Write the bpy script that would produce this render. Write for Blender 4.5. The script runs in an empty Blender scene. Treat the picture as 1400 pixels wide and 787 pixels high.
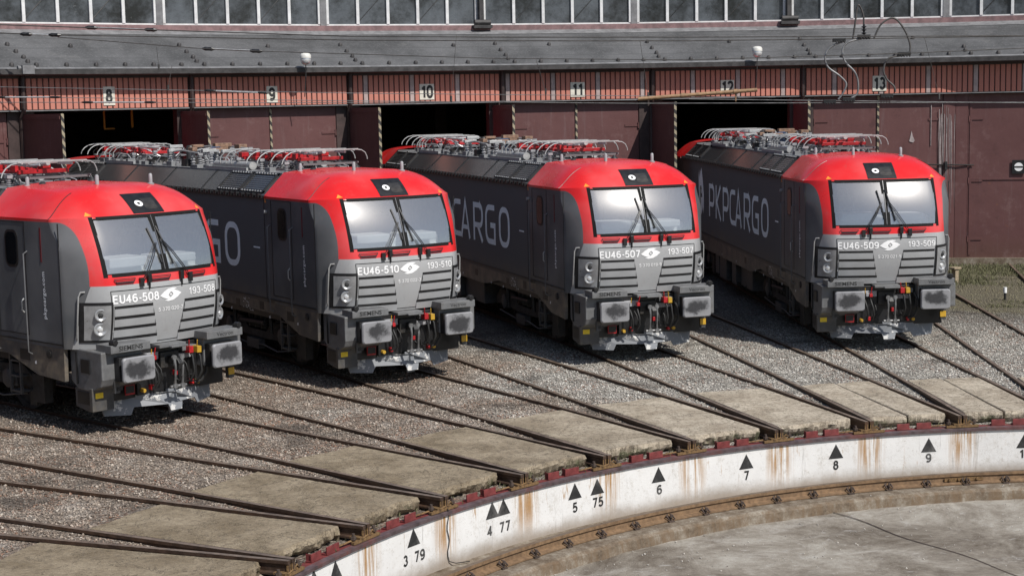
import bpy, math, random
import numpy as np
from mathutils import Vector, Matrix
random.seed(7)
RNG = np.random.default_rng(11)
PI = math.pi
sc = bpy.context.scene
COL = sc.collection

# ------------------------------------------------------------------ camera
cam_d = bpy.data.cameras.new('camera'); cam = bpy.data.objects.new('camera', cam_d); COL.objects.link(cam); sc.camera = cam
F_PX, YAW, PIT, ROLL = 2127.63, 0.3146, 0.1171, -0.0197
cam_d.sensor_width = 36; cam_d.lens = F_PX / 1400 * 36; cam_d.clip_end = 2000; cam_d.clip_start = .3
fw = Vector((math.sin(YAW)*math.cos(PIT), math.cos(YAW)*math.cos(PIT), -math.sin(PIT)))
rt = Vector((math.cos(YAW), -math.sin(YAW), 0)); up = rt.cross(fw)
r2 = rt*math.cos(ROLL) + up*math.sin(ROLL); u2 = -rt*math.sin(ROLL) + up*math.cos(ROLL)
M = Matrix((r2, u2, -fw)).transposed().to_4x4(); M.translation = Vector((-12.0851, -9.1361, 5.1045)); cam.matrix_world = M
# ------------------------------------------------------------------ light
SUN_AZ, SUN_EL = math.radians(-66), math.radians(49.5)
w = bpy.data.worlds.new('World'); sc.world = w; w.use_nodes = True
sky = w.node_tree.nodes.new('ShaderNodeTexSky'); sky.sky_type = 'NISHITA'; sky.sun_disc = False
sky.sun_elevation = SUN_EL; sky.sun_rotation = math.atan2(math.cos(SUN_AZ), math.sin(SUN_AZ)); sky.air_density = 1.0; sky.dust_density = 1.2; sky.ozone_density = 1.5
bg = w.node_tree.nodes['Background']; bg.inputs[1].default_value = .095
w.node_tree.links.new(sky.outputs[0], bg.inputs[0])
sd = bpy.data.lights.new('sun', 'SUN'); sd.energy = 4.9; sd.angle = math.radians(.53); sd.color = (1, .965, .91)
so = bpy.data.objects.new('sun', sd); COL.objects.link(so)
sv = Vector((math.cos(SUN_AZ)*math.cos(SUN_EL), math.sin(SUN_AZ)*math.cos(SUN_EL), math.sin(SUN_EL)))
so.rotation_euler = sv.to_track_quat('Z', 'Y').to_euler(); so.location = (10, -20, 30)
vs = sc.view_settings; vs.view_transform = 'Standard'; vs.look = 'None'; vs.exposure = -0.06; vs.gamma = 1; vs.use_curve_mapping = False

# ------------------------------------------------------------------ geometry frame
DTH, R, RS = 0.1303, 12.28, 35.9
def ang(k): return PI/2 - (k-8)*DTH
def TP(k, r, s, z):
    a = ang(k); return (r*math.cos(a)+s*math.sin(a), r*math.sin(a)-s*math.cos(a), z)
def PO(k, r, z): a = ang(k); return (r*math.cos(a), r*math.sin(a), z)

# ------------------------------------------------------------------ materials
def _roff(t, v):
    oi = t.n('ShaderNodeObjectInfo').outputs['Random']; cx = t.n('ShaderNodeCombineXYZ')
    for i, m in enumerate((31.0, 17.0, 23.0)): t.l(t.math('MULTIPLY', oi, m), cx.inputs[i])
    a = t.n('ShaderNodeVectorMath', operation='ADD'); t.l(v, a.inputs[0]); t.l(cx.outputs[0], a.inputs[1]); return a.outputs[0]
class NT:
    def __init__(s, name):
        s.m = bpy.data.materials.new(name); s.m.use_nodes = True; s.t = s.m.node_tree; s.b = s.t.nodes['Principled BSDF']; s.out = s.t.nodes['Material Output']
    def n(s, typ, **kw):
        x = s.t.nodes.new(typ)
        for k, v in kw.items(): setattr(x, k, v)
        return x
    def l(s, a, b): s.t.links.new(a, b)
    def setin(s, sock, v):
        if isinstance(v, bpy.types.NodeSocket): s.l(v, sock)
        elif isinstance(v, tuple) and len(v) == 3 and sock.type == 'RGBA': sock.default_value = (*v, 1)
        else: sock.default_value = v
    def math(s, op, a, b=0.0, c=0.0, clamp=False):
        x = s.n('ShaderNodeMath', operation=op); x.use_clamp = clamp
        s.setin(x.inputs[0], a); s.setin(x.inputs[1], b)
        if len(x.inputs) > 2: s.setin(x.inputs[2], c)
        return x.outputs[0]
    def coord(s, which='Object'): return s.n('ShaderNodeTexCoord').outputs[which]
    def geo(s): return s.n('ShaderNodeNewGeometry').outputs['Position']
    def mapv(s, v, sc_=(1,1,1), loc=(0,0,0)):
        x = s.n('ShaderNodeMapping'); s.l(v, x.inputs[0]); x.inputs['Scale'].default_value = sc_; x.inputs['Location'].default_value = loc; return x.outputs[0]
    def noise(s, v, scale, detail=4, rough=.6, dist=0, out=0):
        x = s.n('ShaderNodeTexNoise'); s.l(v, x.inputs['Vector']); x.inputs['Scale'].default_value = scale; x.inputs['Detail'].default_value = detail
        x.inputs['Roughness'].default_value = rough; x.inputs['Distortion'].default_value = dist; return x.outputs[out]
    def vor(s, v, scale, feature='F1', out='Distance'):
        x = s.n('ShaderNodeTexVoronoi', feature=feature); s.l(v, x.inputs['Vector']); x.inputs['Scale'].default_value = scale; return x.outputs[out]
    def ramp(s, f, stops, interp='LINEAR'):
        x = s.n('ShaderNodeValToRGB'); s.l(f, x.inputs[0]); cr = x.color_ramp; cr.interpolation = interp
        while len(cr.elements) < len(stops): cr.elements.new(.5)
        for e, (p, c) in zip(cr.elements, stops): e.position = p; e.color = (*c, 1) if isinstance(c, tuple) else (c, c, c, 1)
        return x.outputs[0]
    def step(s, f, a, b): # smooth mask
        x = s.n('ShaderNodeMapRange'); x.interpolation_type = 'SMOOTHSTEP'; s.setin(x.inputs[0], f); x.inputs[1].default_value = a; x.inputs[2].default_value = b; return x.outputs[0]
    def mix(s, f, a, b, blend='MIX'):
        x = s.n('ShaderNodeMix', data_type='RGBA', blend_type=blend); s.setin(x.inputs[0], f); s.setin(x.inputs[6], a); s.setin(x.inputs[7], b); return x.outputs[2]
    def sep(s, v): x = s.n('ShaderNodeSeparateXYZ'); s.l(v, x.inputs[0]); return x.outputs
    def bump(s, h, strength=.3, dist=.02):
        x = s.n('ShaderNodeBump'); s.l(h, x.inputs['Height']); x.inputs['Strength'].default_value = strength; x.inputs['Distance'].default_value = dist; s.l(x.outputs[0], s.b.inputs['Normal']); return x
    def fin(s, color=None, rough=.6, metal=0, spec=None, coat=None):
        if color is not None: s.setin(s.b.inputs['Base Color'], color)
        s.setin(s.b.inputs['Roughness'], rough); s.setin(s.b.inputs['Metallic'], metal)
        if spec is not None: s.b.inputs['Specular IOR Level'].default_value = spec
        if coat is not None: s.b.inputs['Coat Weight'].default_value = coat; s.b.inputs['Coat Roughness'].default_value = .12
        return s.m

def plain(name, col, rough=.5, metal=0, var=.25, scale=6, bump=0, spec=None, dirt=None):
    t = NT(name); v = t.coord('Object'); n = t.noise(v, scale, 6, .65)
    lo = tuple(c*(1-var) for c in col); hi = tuple(min(1, c*(1+var)) for c in col)
    c = t.mix(t.step(n, .3, .7), lo, hi)
    if dirt:
        n2 = t.noise(v, 2.3, 8, .7); c = t.mix(t.math('MULTIPLY', t.step(n2, .45, .7), dirt[1]), c, dirt[0])
    rg = t.math('MULTIPLY_ADD', n, .25, rough-.12)
    if bump: t.bump(t.noise(v, scale*6, 4), bump, .01)
    return t.fin(c, rg, metal, spec)

MT = {}
MT['rail'] = plain('rail_rust', (.085, .055, .04), .55, .5, .35, 9, .3, dirt=((.16, .08, .04), .5))
MT['rail_top'] = plain('rail_head_steel', (.23, .175, .135), .42, .4, .35, 5)
MT['rust'] = plain('rusty_steel', (.16, .095, .04), .8, .1, .5, 30, .4)
MT['ring_rust'] = plain('ring_rail_rust', (.185, .115, .062), .75, .05, .3, 12, .3, dirt=((.12, .07, .04), .5)); MT['ring_top'] = plain('ring_rail_top', (.15, .105, .07), .5, .3, .25, 6)
MT['rust_dark'] = plain('dark_rust', (.07, .05, .04), .8, .2, .4, 20, .4)
MT['red_steel'] = plain('red_painted_steel', (.155, .028, .027), .6, 0, .3, 14, .2, dirt=((.08, .05, .045), .5))
MT['black'] = plain('black_plastic', (.012, .012, .013), .4, 0, .3, 8)
MT['dark_steel'] = plain('dark_steel', (.03, .03, .031), .5, .3, .4, 7, dirt=((.10, .085, .07), .5))
MT['frame_grey'] = plain('underframe_grey', (.07, .07, .072), .5, .1, .3, 5, dirt=((.13, .11, .085), .7))
MT['box_grey'] = plain('buffer_box_grey', (.15, .152, .155), .45, .1, .2, 5, dirt=((.12, .10, .08), .4))
MT['brown_bogie'] = plain('dusty_bogie', (.045, .042, .04), .7, .2, .5, 6, dirt=((.12, .09, .06), .6))
MT['silver'] = plain('silver_tube', (.62, .62, .62), .38, .6, .2, 8)
MT['alu'] = plain('bare_aluminium', (.42, .42, .415), .45, .3, .15, 8)
MT['red_comp'] = plain('red_component', (.36, .012, .016), .4, 0, .3, 9)
MT['yellow'] = plain('yellow_paint', (.50, .29, .02), .5, 0, .2, 9, dirt=((.2, .15, .06), .4))
MT['insul'] = plain('grey_insulator', (.29, .29, .30), .3, 0, .15, 10)
MT['blue_insul'] = plain('blue_insulator', (.10, .15, .26), .3, 0, .2, 10)
MT['orange_comp'] = plain('orange_component', (.22, .13, .085), .6, 0, .4, 12)
MT['white'] = plain('white_marking', (.82, .82, .82), .5, 0, .06, 20)
MT['cream'] = plain('cream_plastic', (.62, .61, .57), .5, 0, .1, 6)
MT['letter'] = plain('side_letter_grey', (.92, .93, .94), .6, 0, .06, 3)
MT['deck'] = plain('roof_deck_grey', (.20, .205, .21), .55, 0, .25, 3, .1, dirt=((.10, .09, .08), .6))
MT['desk'] = plain('white_driver_desk', (.80, .80, .78), .6, 0, .04, 3)
MT['interior'] = plain('cab_interior_grey', (.22, .225, .235), .7, 0, .2, 3)
MT['panel_grey'] = plain('light_grey_panel', (.32, .325, .33), .38, 0, .06, 3)
MT['hose'] = plain('rubber_hose', (.02, .02, .02), .55, 0, .2, 10)
MT['maroon_line'] = plain('dark_red_marking', (.12, .01, .015), .5)
MT['sticker'] = plain('yellow_sticker', (.85, .60, .03), .5, 0, .1, 20)
MT['orange_mark'] = plain('orange_triangle', (.8, .25, .03), .5)
MT['cable'] = plain('overhead_cable', (.09, .085, .08), .5, .4, .3, 5)
MT['cable_light'] = plain('overhead_cable_grey', (.24, .24, .24), .45, .5, .3, 5)
MT['pole_brown'] = plain('ochre_tube', (.26, .155, .08), .6, 0, .3, 8)
MT['sign_plate'] = plain('sign_plate_cream', (.68, .65, .56), .6, 0, .12, 7, dirt=((.35, .28, .2), .4))
MT['stencil'] = plain('black_stencil', (.02, .02, .02), .8, 0, .4, 14, dirt=((.16, .155, .15), .6))
MT['gutter'] = plain('gutter_dark', (.045, .042, .042), .6, .1, .4, 5)
MT['debris'] = plain('pale_debris', (.42, .39, .35), .9, 0, .5, 3)
MT['white_frame'] = plain('white_window_frame', (.66, .66, .66), .5, 0, .1, 5, dirt=((.35, .33, .3), .3))
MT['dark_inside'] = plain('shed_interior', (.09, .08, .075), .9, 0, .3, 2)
MT['lamp_glass'] = plain('lamp_reflector', (.75, .75, .75), .2, .5, .05, 3)
MT['rail_grey'] = plain('handrail_grey', (.16, .16, .165), .4, .2, .1, 5)
MT['ring_edge'] = plain('steel_ring_edge', (.10, .075, .08), .55, .2, .35, 9, dirt=((.2, .06, .05), .6))
MT['coupl'] = plain('coupling_steel', (.20, .20, .20), .4, .5, .3, 8)
MT['matt_black'] = plain('matt_black_seal', (.008, .008, .008), .75, 0, .2, 8, spec=.2)
MT['wood'] = plain('old_wood', (.3, .24, .16), .8, 0, .3, 15, .3)
MT['housing'] = plain('headlight_housing', (.36, .365, .37), .3, .4, .15, 6)

def m_glass(name, tint, rough, mixw, dirt=.06, dcol=(.5, .52, .54)):
    t = NT(name); v = t.coord('Object')
    tr = t.n('ShaderNodeBsdfTransparent'); tr.inputs[0].default_value = (*tint, 1)
    gl = t.n('ShaderNodeBsdfGlossy'); gl.inputs['Roughness'].default_value = rough; gl.inputs[0].default_value = (1, 1, 1, 1)
    df = t.n('ShaderNodeBsdfDiffuse'); df.inputs[0].default_value = (*dcol, 1)
    gl2 = t.n('ShaderNodeBsdfGlossy'); gl2.inputs['Roughness'].default_value = .3; gm = t.n('ShaderNodeMixShader'); gm.inputs[0].default_value = .10; t.l(gl.outputs[0], gm.inputs[1]); t.l(gl2.outputs[0], gm.inputs[2]); gl = gm
    fr = t.n('ShaderNodeLayerWeight'); fr.inputs[0].default_value = .42
    f = t.math('MULTIPLY_ADD', fr.outputs['Fresnel'], mixw, mixw*.35, clamp=True)
    a = t.n('ShaderNodeMixShader'); t.l(f, a.inputs[0]); t.l(tr.outputs[0], a.inputs[1]); t.l(gl.outputs[0], a.inputs[2])
    b = t.n('ShaderNodeMixShader'); t.l(t.math('MULTIPLY', t.math('MULTIPLY_ADD', t.noise(v, 22, 6, .7), .6, .4), dirt), b.inputs[0]); t.l(a.outputs[0], b.inputs[1]); t.l(df.outputs[0], b.inputs[2])
    t.l(b.outputs[0], t.out.inputs[0]); t.t.nodes.remove(t.b)
    return t.m
MT['windshield'] = m_glass('windshield_glass', (.80, .84, .85), .04, .85, .20, (.60, .62, .64))  # pale film is dirt plus a painted haze for the sky's reflection
MT['dark_glass'] = plain('dark_window_glass', (.008, .009, .011), .1, 0, .1, 3)
MT['glass_hl'] = m_glass('headlight_glass', (.9, .9, .9), .05, .3, .05)

def m_cabpaint():
    t = NT('cab_paint'); v = t.coord('Object'); x, y, z = t.sep(v); ax = t.math('ABSOLUTE', x)
    e1 = t.math('DIVIDE', t.math('SUBTRACT', 1.30, y), .59); e1 = t.math('MAXIMUM', e1, 0.0)
    e2 = t.math('DIVIDE', t.math('SUBTRACT', z, 2.33), 1.045); e2 = t.math('MAXIMUM', e2, 0.0)
    e = t.math('ADD', t.math('POWER', e1, 1.85), t.math('POWER', e2, 1.85))
    out = t.step(e, .985, 1.015)                       # 1 outside the side panel curve
    front = t.math('LESS_THAN', ax, 1.16)
    outside = t.math('MAXIMUM', out, front)
    redm = t.math('MULTIPLY', outside, t.step(z, 2.352, 2.362))
    grey = t.math('MULTIPLY', t.math('LESS_THAN', t.math('MULTIPLY_ADD', z, .33, y), 1.475), t.math('LESS_THAN', z, 2.5))
    w_ = _roff(t, v); n = t.noise(w_, 1.7, 6, .6); fine = t.noise(w_, 40, 3, .6)
    dark = t.mix(n, (.066, .070, .076), (.095, .10, .107))
    greyc = t.mix(n, (.30, .305, .31), (.375, .38, .385))
    redc = t.mix(n, (.60, .014, .016), (.70, .022, .022))
    c = t.mix(grey, dark, greyc); c = t.mix(redm, c, redc)
    # dust towards the sill, light specks
    dz = t.math('MULTIPLY', t.step(z, 1.75, 1.3), t.step(n, .35, .75))
    c = t.mix(t.math('MULTIPLY', dz, .35), c, (.16, .14, .12))
    c = t.mix(t.math('MULTIPLY', t.step(fine, .68, .8), .15), c, (.3, .28, .26))
    streak = t.noise(t.mapv(w_, (9, 9, .8)), 2, 5, .7)
    c = t.mix(t.math('MULTIPLY', t.step(streak, .55, .8), .22), c, (.12, .09, .08))
    bug = t.vor(w_, 16); c = t.mix(t.math('MULTIPLY', t.step(bug, .10, .05), .55), c, (.10, .09, .08))
    grime = t.noise(w_, 4.5, 8, .75); c = t.mix(t.math('MULTIPLY', t.step(grime, .52, .78), .28), c, (.17, .14, .12))
    fade = t.noise(w_, .8, 3, .5); c = t.mix(t.math('MULTIPLY', t.step(fade, .4, .7), .10), c, (.62, .60, .60))
    t.bump(t.noise(w_, 2.2, 3), .06, .03)
    return t.fin(c, t.math('ADD', t.math('MULTIPLY_ADD', n, .12, .2), t.math('MULTIPLY', t.math('SUBTRACT', 1.0, t.math('MAXIMUM', redm, grey)), .28)), 0, .35, .15)
MT['cab'] = m_cabpaint()
def m_side():
    t = NT('body_side_paint'); v = t.coord('Object'); x, y, z = t.sep(v); v = _roff(t, v)
    n = t.noise(v, 1.3, 7, .65); c = t.mix(n, (.092, .095, .10), (.135, .139, .145))
    st = t.noise(t.mapv(v, (1, 6, .5)), 2.5, 6, .7)
    c = t.mix(t.math('MULTIPLY', t.step(st, .5, .8), .35), c, (.13, .13, .135))
    c = t.mix(t.math('MULTIPLY', t.step(z, 1.8, 1.35), t.step(n, .3, .7)), c, (.17, .145, .12))
    t.bump(t.noise(t.mapv(v, (1, .6, 1)), 1.6, 2), .10, .05)
    return t.fin(c, t.math('MULTIPLY_ADD', n, .2, .42), 0, .18)
MT['side'] = m_side()
def m_slant():
    t = NT('roof_slant_paint'); v = _roff(t, t.coord('Object')); n = t.noise(v, 1.5, 7, .65)
    c = t.mix(n, (.045, .045, .048), (.085, .082, .08)); t.bump(t.noise(v, 1.4, 2), .06, .04)
    return t.fin(c, t.math('MULTIPLY_ADD', n, .14, .12), 0, .6, .3)
MT['slant'] = m_slant()
def m_skirt():
    t = NT('dusty_skirt'); v = t.coord('Object'); x, y, z = t.sep(v); v = _roff(t, v)
    n = t.noise(v, 2.2, 8, .7); c = t.mix(t.step(n, .35, .7), (.075, .073, .072), (.22, .18, .135))
    st = t.noise(t.mapv(v, (1, 8, .6)), 3, 5, .7); c = t.mix(t.math('MULTIPLY', t.step(st, .5, .75), .5), c, (.07, .06, .05))
    return t.fin(c, .42, .05, .5)
MT['skirt'] = m_skirt()
def m_buffer():
    t = NT('buffer_head_paint'); v = t.coord('Object'); oi = t.n('ShaderNodeObjectInfo').outputs['Random']
    off = t.n('ShaderNodeCombineXYZ'); t.l(t.math('MULTIPLY', oi, 37.0), off.inputs[0]); t.l(t.math('MULTIPLY', oi, 11.0), off.inputs[1])
    av = t.n('ShaderNodeVectorMath', operation='ADD'); t.l(v, av.inputs[0]); t.l(off.outputs[0], av.inputs[1])
    n = t.noise(av.outputs[0], 5, 4, .5); fine2 = t.noise(av.outputs[0], 22, 5, .7); x, y, z = t.sep(v)
    d = t.math('SQRT', t.math('ADD', t.math('POWER', t.math('DIVIDE', t.math('ADD', x, .01), .225), 2.0), t.math('POWER', t.math('DIVIDE', z, .125), 2.0)))
    m = t.step(t.math('ADD', d, t.math('MULTIPLY', t.math('ADD', t.math('SUBTRACT', n, .5), t.math('MULTIPLY', t.math('SUBTRACT', fine2, .5), .45)), 2.4)), 1.35, .62)
    fine = t.noise(v, 30, 4, .7)
    c = t.mix(fine, (.20, .20, .21), (.30, .30, .31)); c = t.mix(t.math('MULTIPLY', t.step(t.math('ADD', d, t.math('MULTIPLY', n, 1.5)), 2.6, 1.2), .5), c, (.12, .12, .125)); c = t.mix(m, c, t.mix(fine, (.010, .010, .012), (.07, .07, .075)))
    return t.fin(c, t.math('MULTIPLY_ADD', m, -.1, .5))
MT['buffer'] = m_buffer()
def m_plough():
    t = NT('plough_paint'); v = t.coord('Object'); n = t.noise(v, 5, 7, .7)
    c = t.mix(t.step(n, .57, .59), (.19, .20, .215), (.55, .54, .52)); return t.fin(c, .6)
MT['plough'] = m_plough()
def m_hazard(name, z0):
    t = NT(name); v = t.geo(); x, y, z = t.sep(v)
    f = t.math('FRACT', t.math('MULTIPLY_ADD', z, 4.2, t.math('MULTIPLY', t.math('ADD', x, y), 5.0))); m = t.math('LESS_THAN', f, .5)
    n = t.noise(v, 6, 5, .7); c = t.mix(m, (.03, .028, .026), t.mix(n, (.27, .215, .13), (.40, .355, .26))); c = t.mix(t.step(n, .55, .7), c, (.2, .13, .1))
    return t.fin(c, .7)
MT['hazard'] = m_hazard('hazard_stripes', 0)

def m_gravel(name, stones):
    t = NT(name); v = t.geo(); x, y, z = t.sep(v)
    cellc = t.n('ShaderNodeTexVoronoi'); t.l(v, cellc.inputs['Vector']); cellc.inputs['Scale'].default_value = 24 if stones else 22
    cr, cg, cb = t.sep(cellc.outputs['Color'])
    warm = t.ramp(cr, [(0, (.10, .078, .062)), (.3, (.19, .152, .122)), (.6, (.275, .225, .18)), (.9, (.38, .32, .265)), (1, (.54, .48, .41))])
    cool = t.ramp(cr, [(0, (.15, .14, .12)), (.3, (.28, .265, .235)), (.6, (.405, .385, .345)), (.9, (.55, .525, .475)), (1, (.72, .69, .63))])
    big = t.noise(v, .22, 5, .6)
    # pinkish-brown ballast on the left, grey in the middle
    side = t.math('ADD', t.math('MULTIPLY_ADD', x, .16, .95), t.math('MULTIPLY', t.math('SUBTRACT', big, .5), 3.2))
    c = t.mix(t.step(side, .05, .75), warm, cool)
    vv = t.noise(v, 1.1, 6, .65, .5); c = t.mix(t.math('MULTIPLY', t.step(vv, .50, .70), .30), c, (.15, .12, .10)); c = t.mix(t.math('MULTIPLY', t.step(vv, .48, .30), .35), c, (.66, .61, .54))
    # rusty reddish stones
    nearr = t.step(t.noise(v, .9, 4, .6), .35, .65); c = t.mix(t.math('MULTIPLY', t.math('MULTIPLY', t.math('GREATER_THAN', cg, .80), .7), nearr), c, (.26, .12, .07))
    # oil-dark patches, then darker with distance from the pit centre
    pn = t.noise(v, .55, 7, .68); c = t.mix(t.math('MULTIPLY', t.step(pn, .54, .66), .62), c, (.055, .048, .042))
    rr = t.math('SQRT', t.math('ADD', t.math('MULTIPLY', x, x), t.math('MULTIPLY', y, y)))
    c = t.mix(t.math('MULTIPLY', t.step(t.math('ADD', rr, t.math('MULTIPLY', big, 4.0)), 22, 27), .6), c, (.055, .048, .042))
    dx = t.math('POWER', t.math('DIVIDE', t.math('SUBTRACT', x, 13.0), 5.5), 2.0); dy = t.math('POWER', t.math('DIVIDE', t.math('SUBTRACT', y, 27.5), 7.0), 2.0)
    gm = t.step(t.math('ADD', t.math('ADD', dx, dy), t.math('MULTIPLY', t.math('SUBTRACT', pn, .5), 1.8)), 1.25, .5)
    c = t.mix(t.math('MULTIPLY', gm, .85), c, t.mix(t.noise(v, 2.5, 7, .7), (.10, .075, .05), (.20, .19, .11)))
    if not stones:
        c = t.mix(.35, c, (.11, .095, .08))
        h = t.math('MULTIPLY', t.vor(v, 22), -1.0); t.bump(h, 1.0, .05)
    return t.fin(c, .9, 0, .2)
MT['gravel'] = m_gravel('gravel_ground', False); MT['stones'] = m_gravel('gravel_stones', True)

def m_slab():
    t = NT('weathered_concrete'); v = t.geo(); x, y, z = t.sep(v)
    n = t.noise(v, 1.3, 10, .72, .4); f = t.noise(v, 30, 6, .85); m = t.noise(v, 12, 10, .82)
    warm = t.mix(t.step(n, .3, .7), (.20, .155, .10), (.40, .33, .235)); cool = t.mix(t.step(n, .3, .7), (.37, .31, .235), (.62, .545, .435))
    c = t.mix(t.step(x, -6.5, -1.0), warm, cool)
    c = t.mix(t.math('MULTIPLY', t.step(m, .46, .62), .55), c, (.15, .12, .088)); c = t.mix(t.math('MULTIPLY', t.step(f, .48, .66), .5), c, (.11, .09, .07))
    c = t.mix(t.math('MULTIPLY', t.step(t.vor(v, 42), .2, .05), .5), c, (.6, .56, .48))
    st = t.noise(t.mapv(v, (3.2, .5, 1)), 3.0, 7, .8); c = t.mix(t.math('MULTIPLY', t.step(st, .56, .74), .5), c, (.15, .12, .08))
    ck = t.noise(v, 1.7, 7, .7, .5); c = t.mix(t.math('MULTIPLY', t.step(t.math('ABSOLUTE', t.math('SUBTRACT', ck, .5)), .009, .002), .85), c, (.06, .05, .038))
    g = t.noise(v, 2.1, 6, .75); c = t.mix(t.math('MULTIPLY', t.math('MULTIPLY', t.step(g, .50, .62), t.step(z, -.035, -.1)), .75), c, (.06, .075, .03))
    t.bump(t.math('ADD', t.math('ADD', f, m), t.math('MULTIPLY', n, .8)), .9, .02)
    return t.fin(c, .9, 0, .2)
MT['slab'] = m_slab()

def m_wall():
    t = NT('whitewashed_wall'); v = t.geo(); x, y, z = t.sep(v)
    a = t.math('ARCTAN2', y, x); k = t.math('MULTIPLY_ADD', a, -1/DTH, 8 + (PI/2)/DTH)      # track coordinate round the ring
    fr = t.math('FRACT', k)                       # 0.5 = rail joint
    d = t.math('ABSOLUTE', t.math('SUBTRACT', fr, .5))
    cu = t.n('ShaderNodeCombineXYZ'); t.l(k, cu.inputs[0]); t.l(z, cu.inputs[2])
    st = t.noise(t.mapv(cu.outputs[0], (26, 1, .55)), 1.0, 4, .75)
    st2 = t.noise(t.mapv(cu.outputs[0], (11, 1, .9), (3, 0, 1)), 1.0, 5, .8)
    big = t.noise(v, 1.6, 8, .7); fine = t.noise(v, 30, 4, .6)
    c = t.mix(big, (.60, .59, .575), (.79, .785, .77))
    c = t.mix(t.math('MULTIPLY', t.step(t.noise(v, 6, 10, .82), .52, .66), .45), c, (.40, .365, .31)); c = t.mix(t.math('MULTIPLY', t.step(t.noise(v, 24, 6, .8), .60, .68), .5), c, (.25, .21, .17))
    near = t.step(d, .20, .04)
    rust = t.math('MULTIPLY', near, t.step(st, .41, .57))
    rust = t.math('MAXIMUM', rust, t.math('MULTIPLY', t.step(st2, .60, .68), .85))
    rust = t.math('MULTIPLY', rust, t.step(z, -1.05, -.45))
    c = t.mix(t.math('MULTIPLY', rust, .95, clamp=True), c, t.mix(fine, (.24, .115, .03), (.46, .27, .11)))
    dk = t.math('MULTIPLY', t.step(t.noise(t.mapv(cu.outputs[0], (16, 1, .45), (9, 0, 4)), 1.0, 5, .8), .58, .70), .6)
    c = t.mix(dk, c, (.16, .14, .12))
    # grime along foot and small brown holes near the top
    c = t.mix(t.math('MULTIPLY', t.step(t.math('ADD', z, t.math('MULTIPLY', t.math('SUBTRACT', big, .5), .28)), -.70, -.96), .8), c, (.24, .19, .14))
    hol = t.noise(t.mapv(cu.outputs[0], (3.1, 1, 9), (.3, 0, 2)), 1.0, 3, .5)
    c = t.mix(t.math('MULTIPLY', t.step(hol, .70, .76), t.step(z, -.42, -.3)), c, (.09, .05, .03))
    crack = t.step(t.math('ABSOLUTE', t.math('SUBTRACT', t.noise(v, 1.1, 8, .75), .5)), .004, .001)
    c = t.mix(t.math('MULTIPLY', crack, .5), c, (.3, .27, .22))
    t.bump(t.math('ADD', fine, big), .25, .01)
    return t.fin(c, .85, 0, .2)
MT['wall'] = m_wall()
def m_pit():
    t = NT('pit_floor_concrete'); v = t.geo(); x, y, z = t.sep(v)
    n = t.noise(v, .55, 12, .78, .5); f = t.noise(v, 13, 8, .8); s = t.noise(t.mapv(v, (1, 1.5, 1)), .8, 12, .78, .7)
    c = t.ramp(n, [(.34, (.10, .078, .058)), (.5, (.26, .23, .19)), (.66, (.47, .44, .385))])
    c = t.mix(t.math('MULTIPLY', t.step(s, .50, .74), .6), c, (.58, .55, .50))
    c = t.mix(t.math('MULTIPLY', t.step(f, .5, .8), .5), c, (.1, .08, .065))
    c = t.mix(t.math('MULTIPLY', t.step(t.vor(v, 9), .07, .03), .8), c, (.62, .6, .58))
    ws = t.noise(t.mapv(v, (1, 1, 1), (5, 2, 0)), 3.2, 9, .75, .6); c = t.mix(t.math('MULTIPLY', t.step(ws, .57, .68), .5), c, (.5, .48, .45))
    t.bump(t.math('ADD', f, t.math('MULTIPLY', s, .7)), .8, .03)
    return t.fin(c, .8, 0, .2)
MT['pit'] = m_pit()
def m_ledge():
    t = NT('ledge_concrete'); v = t.geo(); n = t.noise(v, 3.6, 12, .82); f = t.noise(v, 14, 6, .7)
    c = t.ramp(n, [(.35, (.075, .052, .034)), (.5, (.18, .145, .108)), (.66, (.33, .30, .25))])
    c = t.mix(t.math('MULTIPLY', t.step(f, .5, .75), .5), c, (.15, .11, .08)); g = t.noise(v, 40, 5, .8); c = t.mix(t.math('MULTIPLY', t.step(g, .5, .75), .4), c, (.1, .075, .055)); x, y, z = t.sep(v); vs_ = t.noise(t.mapv(v, (3, 3, .3)), 2.2, 6, .8); c = t.mix(t.math('MULTIPLY', t.math('MULTIPLY', t.step(z, -.99, -1.01), t.step(vs_, .42, .62)), .7), c, (.15, .10, .06)); t.bump(f, .35, .006)
    return t.fin(c, .85, 0, .2)
MT['ledge'] = m_ledge()
def m_sheet():
    t = NT('salmon_sheet'); v = t.geo(); x, y, z = t.sep(v); n = t.noise(v, 1.2, 6, .65); n2 = t.noise(t.mapv(v, (6, 6, .5)), 1.2, 4, .7)
    c = t.mix(n, (.45, .165, .125), (.57, .24, .18)); c = t.mix(t.math('MULTIPLY', t.step(n2, .55, .75), .4), c, (.36, .17, .15))
    return t.fin(c, .7, 0, .3)
MT['sheet'] = m_sheet()
MT['sheet_pale'] = plain('pale_sheet', (.42, .33, .31), .7, 0, .2, 3)
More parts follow.
